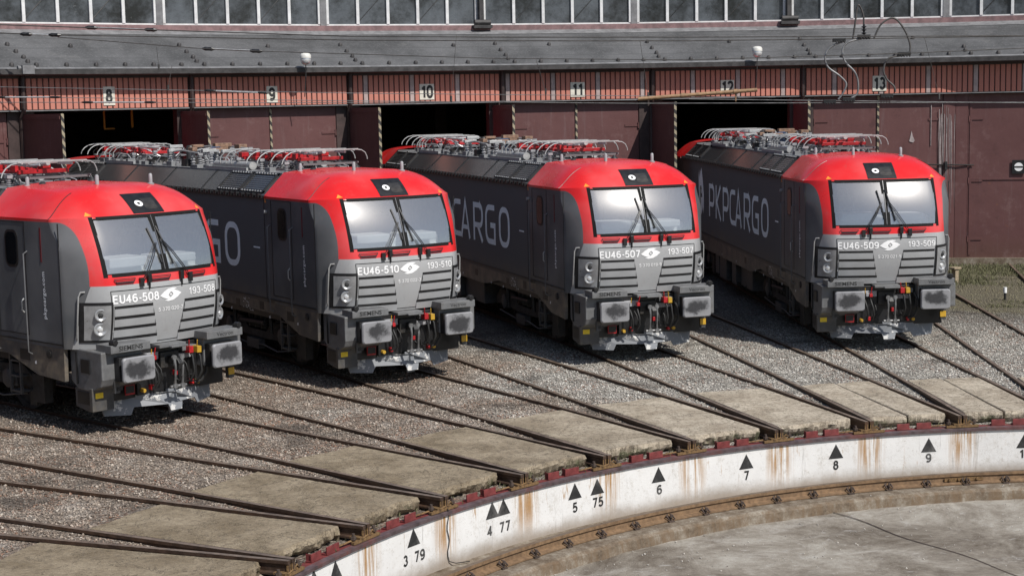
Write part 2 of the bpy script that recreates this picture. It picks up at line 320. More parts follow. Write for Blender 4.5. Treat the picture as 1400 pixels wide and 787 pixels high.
def m_door():
    t = NT('maroon_door_paint'); v = t.geo(); x, y, z = t.sep(v); n = t.noise(v, .9, 8, .7)
    st = t.noise(t.mapv(v, (5, 5, .35)), 1.2, 6, .75)
    c = t.mix(n, (.085, .034, .033), (.15, .068, .065)); c = t.mix(t.math('MULTIPLY', t.step(st, .52, .75), .45), c, (.17, .12, .12))
    c = t.mix(t.math('MULTIPLY', t.step(z, 1.0, .1), .4), c, (.09, .05, .03))
    pa = t.noise(v, 1.6, 10, .8); c = t.mix(t.math('MULTIPLY', t.step(pa, .54, .66), .35), c, (.21, .13, .125)); c = t.mix(t.math('MULTIPLY', t.step(pa, .44, .34), .4), c, (.05, .022, .022)); rs = t.noise(v, 3, 6, .7); c = t.mix(t.math('MULTIPLY', t.step(rs, .64, .74), .6), c, (.2, .08, .04))
    t.bump(t.noise(v, 1.2, 3), .25, .06)
    return t.fin(c, .55, 0, .4)
MT['door'] = m_door()
def m_felt():
    t = NT('roofing_felt'); v = t.geo(); n = t.noise(v, .6, 7, .65); f = t.noise(v, 20, 4, .6)
    c = t.mix(t.step(n, .3, .7), (.055, .056, .058), (.115, .116, .12)); pt = t.noise(v, 1.9, 6, .8); c = t.mix(t.math('MULTIPLY', t.step(pt, .58, .66), .3), c, (.17, .165, .16)); c = t.mix(t.math('MULTIPLY', t.step(f, .5, .8), .35), c, (.3, .3, .3))
    x, y, z = t.sep(v); s = t.math('FRACT', t.math('MULTIPLY_ADD', z, 3.4, t.math('MULTIPLY', n, .25)))
    c = t.mix(t.math('MULTIPLY', t.step(t.math('ABSOLUTE', t.math('SUBTRACT', s, .5)), .05, .02), .55), c, (.06, .06, .062))
    t.bump(n, .3, .05)
    return t.fin(c, .8, 0, .3)
MT['felt'] = m_felt()
MT['felt_light'] = plain('felt_flashing', (.17, .17, .175), .75, 0, .25, 4)
MT['maroon_trim'] = plain('maroon_trim', (.20, .12, .12), .7, 0, .3, 4)
def m_clglass():
    t = NT('dusty_clerestory_glass_sheen'); v = t.geo(); n = t.noise(v, .7, 10, .75, .1); n2 = t.noise(v, 3, 7, .7)
    c = t.mix(t.step(n, .35, .65), (.012, .013, .014), (.10, .112, .125)); c = t.mix(t.math('MULTIPLY', t.step(n2, .66, .74), .5), c, (.22, .23, .24))  # dust, plus pale and dark patches painted in for reflected sky
    return t.fin(c, t.math('MULTIPLY_ADD', n, .3, .08), 0, .5)
MT['clglass'] = m_clglass()
MT['pier'] = plain('dark_pier', (.05, .032, .03), .6, 0, .3, 3)
def m_grass():
    t = NT('grass_blades'); v = t.geo(); n = t.noise(v, 4, 4); c = t.mix(n, (.055, .07, .026), (.19, .17, .09)); return t.fin(c, .8)
MT['grass'] = m_grass()

# ------------------------------------------------------------------ mesh builder
class MB:
    def __init__(s): s.v = []; s.f = []; s.mi = []; s.m = 0
    def add(s, vs, fs):
        o = len(s.v); s.v += [tuple(p) for p in vs]; s.f += [tuple(i+o for i in f) for f in fs]; s.mi += [s.m]*len(fs); return s
    def mat(s, i): s.m = i; return s
    def box(s, x0, x1, y0, y1, z0, z1, f=None):
        P = [(x, y, z) for x in (x0, x1) for y in (y0, y1) for z in (z0, z1)]
        if f: P = [f(p) for p in P]
        return s.add(P, [(0,1,3,2),(4,6,7,5),(0,4,5,1),(2,3,7,6),(0,2,6,4),(1,5,7,3)])
    def obox(s, c, ax, ay, az): # oriented box: half vectors
        c, ax, ay, az = map(Vector, (c, ax, ay, az)); P = [c+i*ax+j*ay+k*az for i in (-1,1) for j in (-1,1) for k in (-1,1)]
        return s.add(P, [(0,1,3,2),(4,6,7,5),(0,4,5,1),(2,3,7,6),(0,2,6,4),(1,5,7,3)])
    def tube(s, pts, r, n=8, cap=True):
        pts = [Vector(p) for p in pts]; rs = r if isinstance(r, (list, tuple)) else [r]*len(pts)
        vs = []; fs = []; pu = None
        for i, p in enumerate(pts):
            d = (pts[min(i+1, len(pts)-1)] - pts[max(i-1, 0)])
            d = d.normalized() if d.length > 1e-9 else Vector((0, 0, 1))
            if pu is None: pu = d.orthogonal().normalized()
            pu = (pu - d*pu.dot(d)); pu = pu.normalized() if pu.length > 1e-6 else d.orthogonal().normalized()
            q = d.cross(pu)
            for j in range(n):
                a = 2*PI*j/n; vs.append(p + (pu*math.cos(a)+q*math.sin(a))*rs[i])
        for i in range(len(pts)-1):
            for j in range(n): fs.append((i*n+j, i*n+(j+1) % n, (i+1)*n+(j+1) % n, (i+1)*n+j))
        if cap: fs.append(tuple(range(n-1, -1, -1))); fs.append(tuple(range((len(pts)-1)*n, len(pts)*n)))
        return s.add(vs, fs)
    def lathe(s, prof, c, axis='z', n=16): # prof [(r,h)]
        vs = []; fs = []; c = Vector(c)
        for r, h in prof:
            for j in range(n):
                a = 2*PI*j/n; u, v_ = r*math.cos(a), r*math.sin(a)
                vs.append(c + Vector({'z': (u, v_, h), 'y': (u, h, v_), 'x': (h, u, v_)}[axis]))
        for i in range(len(prof)-1):
            for j in range(n):
                q = (i*n+j, i*n+(j+1) % n, (i+1)*n+(j+1) % n, (i+1)*n+j); fs.append(q if axis != 'y' else q[::-1])
        fs.append(tuple(range(n))); fs.append(tuple(range((len(prof)-1)*n, len(prof)*n)))
        return s.add(vs, fs)
    def prism(s, poly, a0, a1, fn): # poly list (u,v); fn(u,v,a)->xyz
        n = len(poly); vs = [fn(u, v, a0) for u, v in poly] + [fn(u, v, a1) for u, v in poly]
        fs = [tuple(range(n)), tuple(range(2*n-1, n-1, -1))] + [(i, i+n, (i+1) % n+n, (i+1) % n) for i in range(n)]
        return s.add(vs, fs)
    def grid(s, G): # G[i][j] points
        n, m = len(G), len(G[0]); return s.add([p for row in G for p in row], [(i*m+j, i*m+j+1, (i+1)*m+j+1, (i+1)*m+j) for i in range(n-1) for j in range(m-1)])
    def build(s, name, mats, parent=None, smooth=None, bevel=0, loc=None, recalc=True):
        me = bpy.data.meshes.new(name); me.from_pydata(s.v, [], s.f)
        for m in (mats if isinstance(mats, (list, tuple)) else [mats]): me.materials.append(MT[m] if isinstance(m, str) else m)
        me.polygons.foreach_set('material_index', s.mi)
        if recalc:
            import bmesh
            b = bmesh.new(); b.from_mesh(me); bmesh.ops.recalc_face_normals(b, faces=b.faces); b.to_mesh(me); b.free()
        if smooth is not None:
            me.polygons.foreach_set('use_smooth', [True]*len(me.polygons)); me.set_sharp_from_angle(angle=math.radians(smooth))
        me.update()
        o = bpy.data.objects.new(name, me); COL.objects.link(o)
        if parent: o.parent = parent
        if loc: o.location = loc
        if bevel:
            md = o.modifiers.new('bevel', 'BEVEL'); md.width = bevel; md.segments = 2; md.limit_method = 'ANGLE'; md.angle_limit = math.radians(40)
        return o

def tag(o, label=None, cat=None, group=None, kind=None):
    if label: o['label'] = label
    if cat: o['category'] = cat
    if group: o['group'] = group
    if kind: o['kind'] = kind
    return o
def empty(name, loc=(0,0,0), rz=0, **kw):
    o = bpy.data.objects.new(name, None); COL.objects.link(o); o.location = loc; o.rotation_euler = (0, 0, rz); o.empty_display_size = .3
    return tag(o, **kw)
def copy_tree(o, parent=None):
    c = o.copy(); COL.objects.link(c)
    if parent: c.parent = parent
    for ch in list(KIDS.get(o.name, [])) or list(o.children): copy_tree(ch, c)
    return c
KIDS = {}
def text_poly(txt, size, align='CENTER', bold=0, width=1.0):
    cu = bpy.data.curves.new('t', 'FONT'); cu.body = txt; cu.size = size; cu.align_x = align; cu.align_y = 'CENTER'; cu.offset = bold; cu.space_character = width; cu.resolution_u = 4
    o = bpy.data.objects.new('t', cu); COL.objects.link(o); dg = bpy.context.evaluated_depsgraph_get(); dg.update()
    me = bpy.data.meshes.new_from_object(o.evaluated_get(dg)); vs = [(v.co.x, v.co.y) for v in me.vertices]; fs = [tuple(p.vertices) for p in me.polygons]
    bpy.data.objects.remove(o); bpy.data.curves.remove(cu); bpy.data.meshes.remove(me); return vs, fs
def text_obj(name, txt, size, fn, mat, parent=None, **kw):
    vs, fs = text_poly(txt, size, **kw); mb = MB(); mb.add([fn(x, y) for x, y in vs], fs); return mb.build(name, mat, parent, recalc=False)

def stroke(mb, path, w, fn, closed=False):
    P = [Vector((a, b)) for a, b in path]; n = len(P); L = []; Rr = []
    for i in range(n):
        a = P[(i-1) % n] if closed or i > 0 else None; c = P[(i+1) % n] if closed or i < n-1 else None
        d0 = (P[i]-a).normalized() if a is not None else (c-P[i]).normalized(); d1 = (c-P[i]).normalized() if c is not None else d0
        t = (d0+d1); t = t.normalized() if t.length > 1e-6 else d0; nr = Vector((-t.y, t.x)); k_ = 1/max(.5, nr.dot(Vector((-d0.y, d0.x))))
        L.append(P[i]+nr*w/2*k_); Rr.append(P[i]-nr*w/2*k_)
    m = n if closed else n-1
    for i in range(m): j = (i+1) % n; mb.add([fn(*q) for q in (L[i], L[j], Rr[j], Rr[i])], [(0, 1, 2, 3)])
def rrect(x0, x1, y0_, y1, r, n=5):
    out = []
    for cx, cy, a in ((x1-r, y1-r, 0), (x0+r, y1-r, 90), (x0+r, y0_+r, 180), (x1-r, y0_+r, 270)):
        out += [(cx+r*math.cos(math.radians(a+90*i/n)), cy+r*math.sin(math.radians(a+90*i/n))) for i in range(n+1)]
    return out
def arcp(cx, cy, r, a0, a1, n=6): return [(cx+r*math.cos(math.radians(a0+(a1-a0)*i/n)), cy+r*math.sin(math.radians(a0+(a1-a0)*i/n))) for i in range(n+1)]
GL = {'0': [('c', rrect(0, .6, 0, 1, .29))], '1': [('o', [(.06, .74), (.36, .97)]), ('o', [(.36, 1.06), (.36, -.06)])],
 '2': [('o', arcp(.3, .71, .29, 165, -35)+[(.02, 0), (.62, 0)])], '3': [('o', arcp(.28, .74, .26, 155, -75)), ('o', arcp(.28, .29, .30, 80, -160))],
 '4': [('o', [(.66, .27), (.0, .27), (.44, .98)]), ('o', [(.44, 1.06), (.44, -.06)])], '5': [('o', [(.58, 1), (.12, 1), (.06, .54)]+arcp(.28, .31, .31, 115, -155, 9))],
 '6': [('c', arcp(.3, .3, .3, 0, 330, 11)), ('o', arcp(.34, .64, .34, 50, 175)+[(0, .3)])], '7': [('o', [(0, 1), (.6, 1), (.24, -.06)])],
 '8': [('c', arcp(.3, .77, .235, 0, 330, 11)), ('c', arcp(.3, .28, .29, 0, 330, 11))], 'E': [('o', [(.58, 1), (0, 1), (0, 0), (.6, 0)]), ('o', [(0, .52), (.52, .52)])],
 'U': [('o', [(0, 1.06), (0, .29)]+arcp(.30, .29, .30, 180, 360)+[(.6, 1.06)])], '-': [('o', [(0, .4), (.34, .4)])]}
GL['9'] = [(a, [(.6-u, 1-v) for u, v in P]) for a, P in GL['6']]
def glyphs(name, txt, h, w, fn3, mat, parent, adv=.92):
    xs = []; x = 0
    for ch in txt: xs.append(x); x += {'-': .56, '1': .80, ' ': .42}.get(ch, adv)
    tot = x-(adv-.62); mb = MB(); c = 0
    for ch, x0 in zip(txt, xs):
        for typ, P in GL.get(ch, []):
            off = (c % 4)*.0006; c += 1
            stroke(mb, [(h*(x0-tot/2+u), h*(v-.5)) for u, v in P], w*h, lambda u, v, off=off: fn3(u, v, off), typ == 'c')
    return mb.build(name, mat, parent, recalc=False)
# ================================================================== SETTING
def ring(r_z, a0, a1, n, mats, name, mi=None, **kw):
    mb = MB(); G = []
    for i in range(n+1):
        a = a0+(a1-a0)*i/n; G.append([(r*math.cos(a), r*math.sin(a), z) for r, z in r_z])
    mb.grid(G)
    if mi:
        mb.mi = [mi[j] for i in range(n) for j in range(len(r_z)-1)]
    return mb.build(name, mats, **kw)
TAU = 2*PI
gr = ring([(12.36, -.215), (12.9, -.19), (13.6, -.11), (14.6, -.07), (16, -.052), (24, -.055), (30, -.08), (45, -.1), (90, -.1), (600, -.1)], 0, TAU, 360, 'gravel', 'ground'); tag(gr, kind='structure')
pf = ring([(0.01, -1.15), (4, -1.15), (8, -1.15), (11.52, -1.16)], 0, TAU, 180, 'pit', 'pit_floor'); tag(pf, kind='structure')
# crack line in the floor: a shallow raised joint seam
mb = MB(); cr = [(-.35+.25*math.sin(i*.7)*.2+i*.042, 11.4-i*.24) for i in range(32)]
for i in range(31):
    (ax, ay), (bx, by) = cr[i], cr[i+1]; mb.add([(ax-.012, ay, -1.146), (ax+.012, ay, -1.146), (bx+.012, by, -1.146), (bx-.012, by, -1.146)], [(0,1,2,3)])
o = mb.build('floor_joint', 'rust_dark'); o.name = 'pit_floor_joint'; tag(o, kind='structure')
lg = MB(); G = []
for i in range(721):
    a = TAU*i/720; w1 = .012*math.sin(a*37)+.010*math.sin(a*91+1)+random.uniform(-.012, .012)
    G.append([(r*math.cos(a), r*math.sin(a), z) for r, z in ((12.26, -.955), (11.55, -.975), (11.42+w1*.5, -.985), (11.36+w1, -1.03), (11.34+w1, -1.17))])
lg.grid(G); o = lg.build('ledge', 'ledge', smooth=20); o.name = 'pit_ledge'; tag(o, kind='structure')

# pit wall with steel ring
pw = empty('pit_wall', (0, 0, -.95), label='curved whitewashed concrete pit wall with black triangles and track numbers', cat='wall')
def zoff(o): o.location = (0, 0, .95); return o
zoff(ring([(12.25, -.98), (12.25, -.215)], 0, TAU, 480, 'wall', 'wall_face', smooth=30, parent=pw))
zoff(ring([(12.22, -.25), (12.215, -.205), (12.30, -.195), (12.42, -.195), (12.42, -.25)], 0, TAU, 480, ['ring_edge', 'red_steel'], 'steel_ring', mi=[0, 0, 1, 1], parent=pw))
def onwall(k0, u, v, off=.004): # u metres along wall (to the right when seen from the centre), v = z
    a = ang(k0) - u/12.25; r = 12.25-off; return (r*math.cos(a), r*math.sin(a), v)
def tri(k, z0=-.53, h=.22, b=.26):
    mb = MB(); mb.prism([(-b/2, z0), (b/2, z0), (.0, z0+h)], .004, -.01, lambda u, v, a: onwall(k, u, v, a)); zoff(mb.build('triangle_mark', 'stencil', pw))
for k, z0 in ((1.78, -.47), (2.07, -.49), (3.09, -.5), (4.085, -.49), (4.225, -.49), (5.1, -.53), (5.37, -.535), (6.1, -.54), (7.12, -.55), (8.13, -.55), (9.14, -.56), (10.14, -.56), (11.15, -.56), (12.15, -.56), (.8, -.48)): tri(k, z0, .23)
for k, t_ in ((2.98, '3'), (3.16, '79'), (4.05, '4'), (4.235, '77'), (5.1, '5'), (5.375, '75'), (6.11, '6'), (7.12, '7'), (8.13, '8'), (9.14, '9'), (10.15, '10'), (11.15, '11')):
    o = glyphs('track_number', t_, .122, .23, lambda u, v, d, k=k: onwall(k, u*.95, v-.655, .005+d), 'stencil', pw, 1.0); zoff(o)
# thin cable hanging down the wall at one joint
mb = MB(); mb.tube([onwall(3.52, .02*math.sin(j*1.3), -.16-.072*j, .015) for j in range(11)]+[onwall(3.52, .1, -.92, .05), onwall(3.52, .3, -.93, .12)], .007, 5); zoff(mb.build('loose_cable', 'dark_steel', pw))

# circular running rail
rr_ = empty('ring_rail', (0, 0, -.95), label='curved rusty brown running rail along the foot of the white pit wall', cat='rail')
P_ = [(11.82, -.965), (11.82, -.945), (11.755, -.93), (11.755, -.85), (11.775, -.84), (11.775, -.80), (11.695, -.80), (11.695, -.845), (11.72, -.86), (11.715, -.925), (11.63, -.945), (11.63, -.965)]
zoff(ring(P_ + [P_[0]], 0, TAU, 480, ['ring_rust', 'ring_top'], 'rail', parent=rr_, mi=[0,0,0,0,0,1,0,0,0,0,0,0]))
nclamp = 0
for j in range(0, 40):
    kk = 1.2 + j*.43
    if kk > 11.2: break
    a = ang(kk); c, s_ = math.cos(a), math.sin(a); mb = MB()
    def L(u, r, z): return ((r)*c + u*s_, (r)*s_ - u*c, z)
    f = lambda p: L(p[0], p[1], p[2])
    mb.box(-.05, .05, 11.60, 11.7, -.975, -.95, f); mb.box(-.025, .025, 11.65, 11.715, -.95, -.91, f)
    mb.tube([L(0, 11.625, -.94), L(0, 11.625, -.865)], .014, 6); mb.tube([L(0, 11.625, -.905), L(0, 11.625, -.885)], .027, 6)
    mb.tube([L(-.05, 11.60, -.93), L(-.055, 11.67, -.885), L(-.02, 11.68, -.87)], .012, 5)
    mb.tube([L(.05, 11.60, -.93), L(.055, 11.67, -.885), L(.02, 11.68, -.87)], .012, 5)
    zoff(mb.build('rail_clamp', 'rust_dark', rr_))
mb = MB()
for uu in (-.3, -.1, .1, .3): mb.tube([PO(9.35+uu*.5, 11.66, -.885), PO(9.35+uu*.5, 11.71, -.885)], .022, 6)
a0 = 9.15
for i in range(6): mb.add([PO(a0+i*.07, 11.705, -.92), PO(a0+(i+1)*.07, 11.705, -.92), PO(a0+(i+1)*.07, 11.705, -.865), PO(a0+i*.07, 11.705, -.865), PO(a0+i*.07, 11.685, -.92), PO(a0+(i+1)*.07, 11.685, -.92), PO(a0+(i+1)*.07, 11.685, -.865), PO(a0+i*.07, 11.685, -.865)], [(4,5,6,7), (7,6,2,3), (0,1,5,4)])
zoff(mb.build('fish_plate', 'rust', rr_))

# tracks
loco_k = {4: '508', 6: '510', 8: '507', 10: '509'}
track_lab = {0: 'rusty track reaching the pit wall left of the number 3 mark, leftmost of all', 1: 'rusty track ending at the pit wall in the bottom left corner of the photo',
 2: 'rusty track second from the bottom left corner, behind the two black triangles', 3: 'empty rusty track ending above the wall mark 3 79', 4: 'track under the leftmost red locomotive, ending above the wall mark 4 77',
 5: 'empty track between the two left locomotives, ending above the wall marks 5 and 75', 6: 'track under the second locomotive from the left, ending above the wall number 6', 7: 'empty track between the middle locomotives, ending above the wall number 7',
 8: 'track under the third locomotive from the left, ending above the wall number 8', 9: 'empty track left of the rightmost locomotive, ending above the wall number 9', 10: 'track under the rightmost locomotive, ending at the right edge of the wall',
 11: 'first empty track to the right of the rightmost locomotive', 12: 'track beside the grass patch at the right edge'}
for k in range(0, 13):
    t = empty('railway_track', TP(k, R, 0, -.15), 0, label=track_lab[k], cat='track', group='tracks fanning out from the turntable')
    for sx in (-1, 1):
        zt = .0 + (.002 if k % 2 else 0) + (.0 if sx < 0 else .0)
        prof = [(-.033, zt), (.033, zt), (.033, zt-.04), (.01, zt-.055), (.01, zt-.135), (.05, zt-.15), (.05, zt-.17), (-.05, zt-.17), (-.05, zt-.15), (-.01, zt-.135), (-.01, zt-.055), (-.033, zt-.04)]
        rs0 = math.sqrt(R*R-.75*.75)-.02; r1 = 35.5 if k in (1, 3, 5, 7, 9, 11, 12) else 55
        mb = MB(); N = 14; n = len(prof); vs = []
        for i in range(N+1):
            r = rs0+(r1-rs0)*(i/N)**1.6
            s0 = sx*(.752 + (0.018*math.sin((r-12.3)*.35+k) if 13 < r < 24 else 0))
            vs += [TP(k, r, s0+u, v) for u, v in prof]
        fs = [(i*n+j, (i+1)*n+j, (i+1)*n+(j+1) % n, i*n+(j+1) % n) for i in range(N) for j in range(n)] + [tuple(range(n)), tuple(range(N*n+n-1, N*n-1, -1))]
        mb.add(vs, fs); mb.mi = [1 if (q < N*n and q % n == 0) else 0 for q in range(len(fs))]
        o = mb.build('rail', ['rail', 'rail_top'], t); o.location = tuple(-c for c in t.location)
    # thin guard angle along the inner rail side near the slab
    mb = MB(); mb.prism([(-.69, -.015), (-.665, -.015), (-.665, -.16), (-.69, -.16)], 12.5, 14.9, lambda u, v, a: TP(k, a, u, v)); o = mb.build('guard_bar', 'rust_dark', t); o.location = tuple(-c for c in t.location)

# clamps where neighbouring rails meet at the ring
cl_lab = 'rusty clamp and bolts holding two rail ends at the pit edge'
ord_ = {1: 'left of the 3 79 mark by two', 2: '', 3: ''}
between = {0: 'far left, outside most of the view', 1: 'at the bottom left corner of the photo', 2: 'between the wall triangles marked two and three', 3: 'between the wall triangles marked three and four', 4: 'between the wall triangles marked four and five', 5: 'between the wall triangles marked five and six', 6: 'between the wall triangles marked six and seven', 7: 'between the wall triangles marked seven and eight', 8: 'between the wall triangles marked eight and nine', 9: 'right of the wall triangle marked nine', 10: 'beyond the right end of the number marks'}
for k in range(0, 11):
    kk = k+.5; a = ang(kk); t = empty('rail_end_clamp', PO(kk, 12.3, -.19), a-PI/2, label='rusty clamp and bolts at the rail ends '+between[k], cat='clamp', group='rail end clamps on the pit ring')
    mb = MB(); mb.box(-.27, .27, -.05, .0, .0, .035); mb.box(-.14, -.02, -.04, .12, .035, .06); mb.box(.03, .14, -.04, .12, .035, .06)
    mb.build('base_plate', 'rust', t)
    for sx in (-.22, .2):
        mb = MB(); mb.tube([(sx, 0, .03), (sx, 0, .13)], .02, 8); mb.tube([(sx, 0, .055), (sx, 0, .09)], .04, 6); mb.build('bolt', 'rust_dark', t)
    mb = MB(); mb.box(-.075, -.015, -.035, -.018, .04, .185); mb.box(.02, .075, -.035, -.018, .04, .185); mb.build('end_plate', 'rust', t)
    mb = MB(); mb.tube([(.2, -.01, .05), (.12, -.04, .10), (.06, -.03, .06), (-.1, -.045, .04)], .012, 5); mb.build('bent_rod', 'rust', t)
    mb = MB(); mb.tube([(-.55, .06, .02), (-.3, .03, .035), (-.2, .0, .05)], .014, 5); mb.build('tie_rod', 'rust', t)

# red blocks on the ring
num = {1: 'just right of the bottom left corner', 2: 'above two wall triangles near the bottom left', 3: 'above the triangle with letters inside, marked three', 4: 'above the doubled triangles marked four', 5: 'above the wall triangles marked five', 6: 'above the triangle marked six', 7: 'above the triangle marked seven', 8: 'above the triangle marked eight', 9: 'above the triangle marked nine', 10: 'at the right edge of the photo'}
for k in range(1, 11):
    for d, nm in ((-.115, 'left'), (.105, 'right')):
        kk = k+d; mb = MB(); w_ = .125*random.uniform(.85, 1.05)
        mb.box(-w_, w_, -.02, .0, 0, .10); mb.box(-w_, w_, 0, .07, 0, .02)
        if random.random() < .5: mb.box(-w_*.9, -w_*.8, 0, .07, .02, .1)
        o = mb.build('red_bracket', 'red_steel', bevel=.004, loc=PO(kk, 12.33, -.192)); o.rotation_euler = (random.uniform(-.05, .05), 0, ang(kk)-PI/2)
        tag(o, '%s red steel bracket of the pair %s' % (nm, num[k]), 'bracket', 'red brackets along the pit ring')
# concrete slabs
def slab(k, s0, s1, r0, r1, label, rough_end=1.0):
    mb = MB(); nu, nr = 64, 40; N = nu+1; th = .2
    rs = random.Random(k*17+int(s0*100)); ph = [rs.uniform(0, 6) for _ in range(6)]
    tb = [[rs.uniform(-1, 1) for _ in range(80)] for _ in range(4)]
    def vn(u, fq, o): t_ = (u+2)*fq; i_ = int(t_); q_ = t_-i_; return tb[o][i_ % 80]*(1-q_)+tb[o][(i_+1) % 80]*q_
    def edge(u): # broken front edge
        q = .045*vn(u, 2.3, 0)+.03*vn(u, 7, 1)+.018*vn(u, 19, 2)+.008*vn(u, 41, 3)
        lim = (abs(u)-.52)*.9 if abs(u) > .52 else 0
        return rough_end*q + lim*.25
    top = []; 
    for i in range(nr+1):
        row = []
        for j in range(N):
            s = s0+(s1-s0)*j/nu; t_ = i/nr
            e = edge(s)*(1-t_)**6 + .02*math.sin(s*7+ph[4])*t_**6
            r = r0+(r1-r0)*t_**1.5 + e
            z = -.012 + .006*math.sin(s*3+ph[5]+r)*1 + rs.uniform(-.002, .002)
            if i == 0: z -= .022 + rs.uniform(0, .014)
            if j in (0, nu): z -= .012
            row.append(TP(k, r, s, z))
        top.append(row)
    mb.grid(top)
    fr = []
    for m_, (dz, dr) in enumerate(((0, 0), (-.04, -.012), (-.09, .0), (-.14, .03), (-.19, .08))):
        row = []
        for j in range(N):
            s = s0+(s1-s0)*j/nu; e = edge(s); jx = (rs.uniform(-.008, .008) + .022*vn(s, 9+m_*5, m_ % 4))*(.3+.7*rough_end) if m_ else 0
            if m_ == 0: row.append(top[0][j])
            else: row.append(TP(k, r0+e+dr+jx+ (.07*max(0, vn(s, 5, 1)) if m_ > 2 else 0), s, -.03+dz+(.06*max(0, vn(s, 6, 2)) if m_ == 4 else 0)))
        fr.append(row)
    mb.grid(fr[::-1])
    for j in (0, nu):
        mb.grid([[top[i][j] for i in range(nr+1)], [(p[0], p[1], -.21) for p in [top[i][j] for i in range(nr+1)]]])
    mb.grid([top[nr], [(p[0], p[1], -.2) for p in top[nr]]])
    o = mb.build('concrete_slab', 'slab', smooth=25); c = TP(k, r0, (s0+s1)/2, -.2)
    o.data.transform(Matrix.Translation((-c[0], -c[1], -c[2]))); o.location = c
    return tag(o, label, 'slab', 'concrete slabs between the rails at the pit edge')
snum = {0: 'outside the number marks', 1: 'at the bottom left corner', 2: 'just left of the triangle marked three', 3: 'behind the triangle marked three', 4: 'behind the doubled triangles marked four', 5: 'behind the triangles marked five', 6: 'behind the triangle marked six', 7: 'behind the triangle marked seven', 8: 'behind the triangle marked eight'}
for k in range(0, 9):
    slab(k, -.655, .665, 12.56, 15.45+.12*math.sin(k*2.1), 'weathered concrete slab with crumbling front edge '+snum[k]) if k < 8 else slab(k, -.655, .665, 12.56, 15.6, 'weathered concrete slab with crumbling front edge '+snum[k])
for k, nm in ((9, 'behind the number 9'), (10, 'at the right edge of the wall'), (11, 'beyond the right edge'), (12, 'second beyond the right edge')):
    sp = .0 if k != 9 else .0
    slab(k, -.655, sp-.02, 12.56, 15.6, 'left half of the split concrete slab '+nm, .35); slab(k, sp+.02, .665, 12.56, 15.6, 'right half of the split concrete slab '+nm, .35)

# loose stones of the ballast
def stones(name, n, gen, smin, smax, mat):
    c = gen(n); n = len(c); base = np.array([(1,0,0),(-1,0,0),(0,1,0),(0,-1,0),(0,0,1),(0,0,-1)], float)
    tri_ = np.array([(0,2,4),(2,1,4),(1,3,4),(3,0,4),(2,0,5),(1,2,5),(3,1,5),(0,3,5)])
    v = base[None]*(1+RNG.uniform(-.35, .35, (n, 6, 1))) + RNG.uniform(-.25, .25, (n, 6, 3))
    s = RNG.uniform(0, 1, (n, 1, 1))**2.2*(smax-smin)+smin
    v = v*s*np.array([1, 1, .75]); th = RNG.uniform(0, TAU, n); ct, st = np.cos(th)[:, None], np.sin(th)[:, None]
    v = np.stack([v[..., 0]*ct-v[..., 1]*st, v[..., 0]*st+v[..., 1]*ct, v[..., 2]], -1) + c[:, None]
    f = tri_[None]+np.arange(n)[:, None, None]*6
    me = bpy.data.meshes.new(name); me.vertices.add(n*6); me.vertices.foreach_set('co', v.reshape(-1)); me.loops.add(n*24); me.loops.foreach_set('vertex_index', f.reshape(-1).astype(np.int32))
    me.polygons.add(n*8); me.polygons.foreach_set('loop_start', np.arange(n*8, dtype=np.int32)*3); me.materials.append(MT[mat]); me.update(calc_edges=True)
    o = bpy.data.objects.new(name, me); COL.objects.link(o); return o
def gz(r): return np.interp(r, [12.36, 12.9, 13.6, 14.6, 16, 24, 30, 45], [-.215, -.19, -.11, -.07, -.052, -.055, -.08, -.1])
def gen(n):
    r = np.sqrt(RNG.uniform(12.6**2, 25**2, n)); k = RNG.uniform(.4, 12.6, n); kn = np.round(k); s = (k-kn)*DTH*r
    bad = (r < 15.55) & (np.abs(s) < .69) & (kn <= 12); near = np.abs(np.abs(s)-.752) < .05
    keep = ~bad & ~near & ((r > 14.0) | (RNG.uniform(0, 1, n) < .55)); r, k = r[keep], k[keep]; a = PI/2-(k-8)*DTH
    return np.stack([r*np.cos(a), r*np.sin(a), gz(r)+RNG.uniform(-.006, .012, len(r))], -1)
tag(stones('ballast_stones', 230000, gen, .008, .027, 'stones'), kind='stuff')
tag(stones('coarse_ballast_stones', 4000, gen, .016, .048, 'stones'), kind='stuff')
def gen2(n):
    r = np.sqrt(RNG.uniform(24**2, 36**2, n)); k = RNG.uniform(2, 13.5, n); kn = np.round(k); s = (k-kn)*DTH*r
    keep = np.abs(np.abs(s)-.752) > .06; r, k = r[keep], k[keep]; a = PI/2-(k-8)*DTH
    return np.stack([r*np.cos(a), r*np.sin(a), gz(r)], -1)
tag(stones('far_ballast_stones', 40000, gen2, .015, .04, 'stones'), kind='stuff')
def gen3(n):
    r = np.sqrt(RNG.uniform(7.0**2, 11.9**2, n)); k = RNG.uniform(1, 12.6, n); keep = (np.abs(r-11.72) > .14) & ((r > 10.3) | (RNG.uniform(0, 1, n) < .45)); r, k = r[keep], k[keep]; a = PI/2-(k-8)*DTH
    return np.stack([r*np.cos(a), r*np.sin(a), np.where(r > 11.45, -.98, -1.15)], -1)
tag(stones('pit_debris', 1500, gen3, .004, .02, 'debris'), kind='stuff')
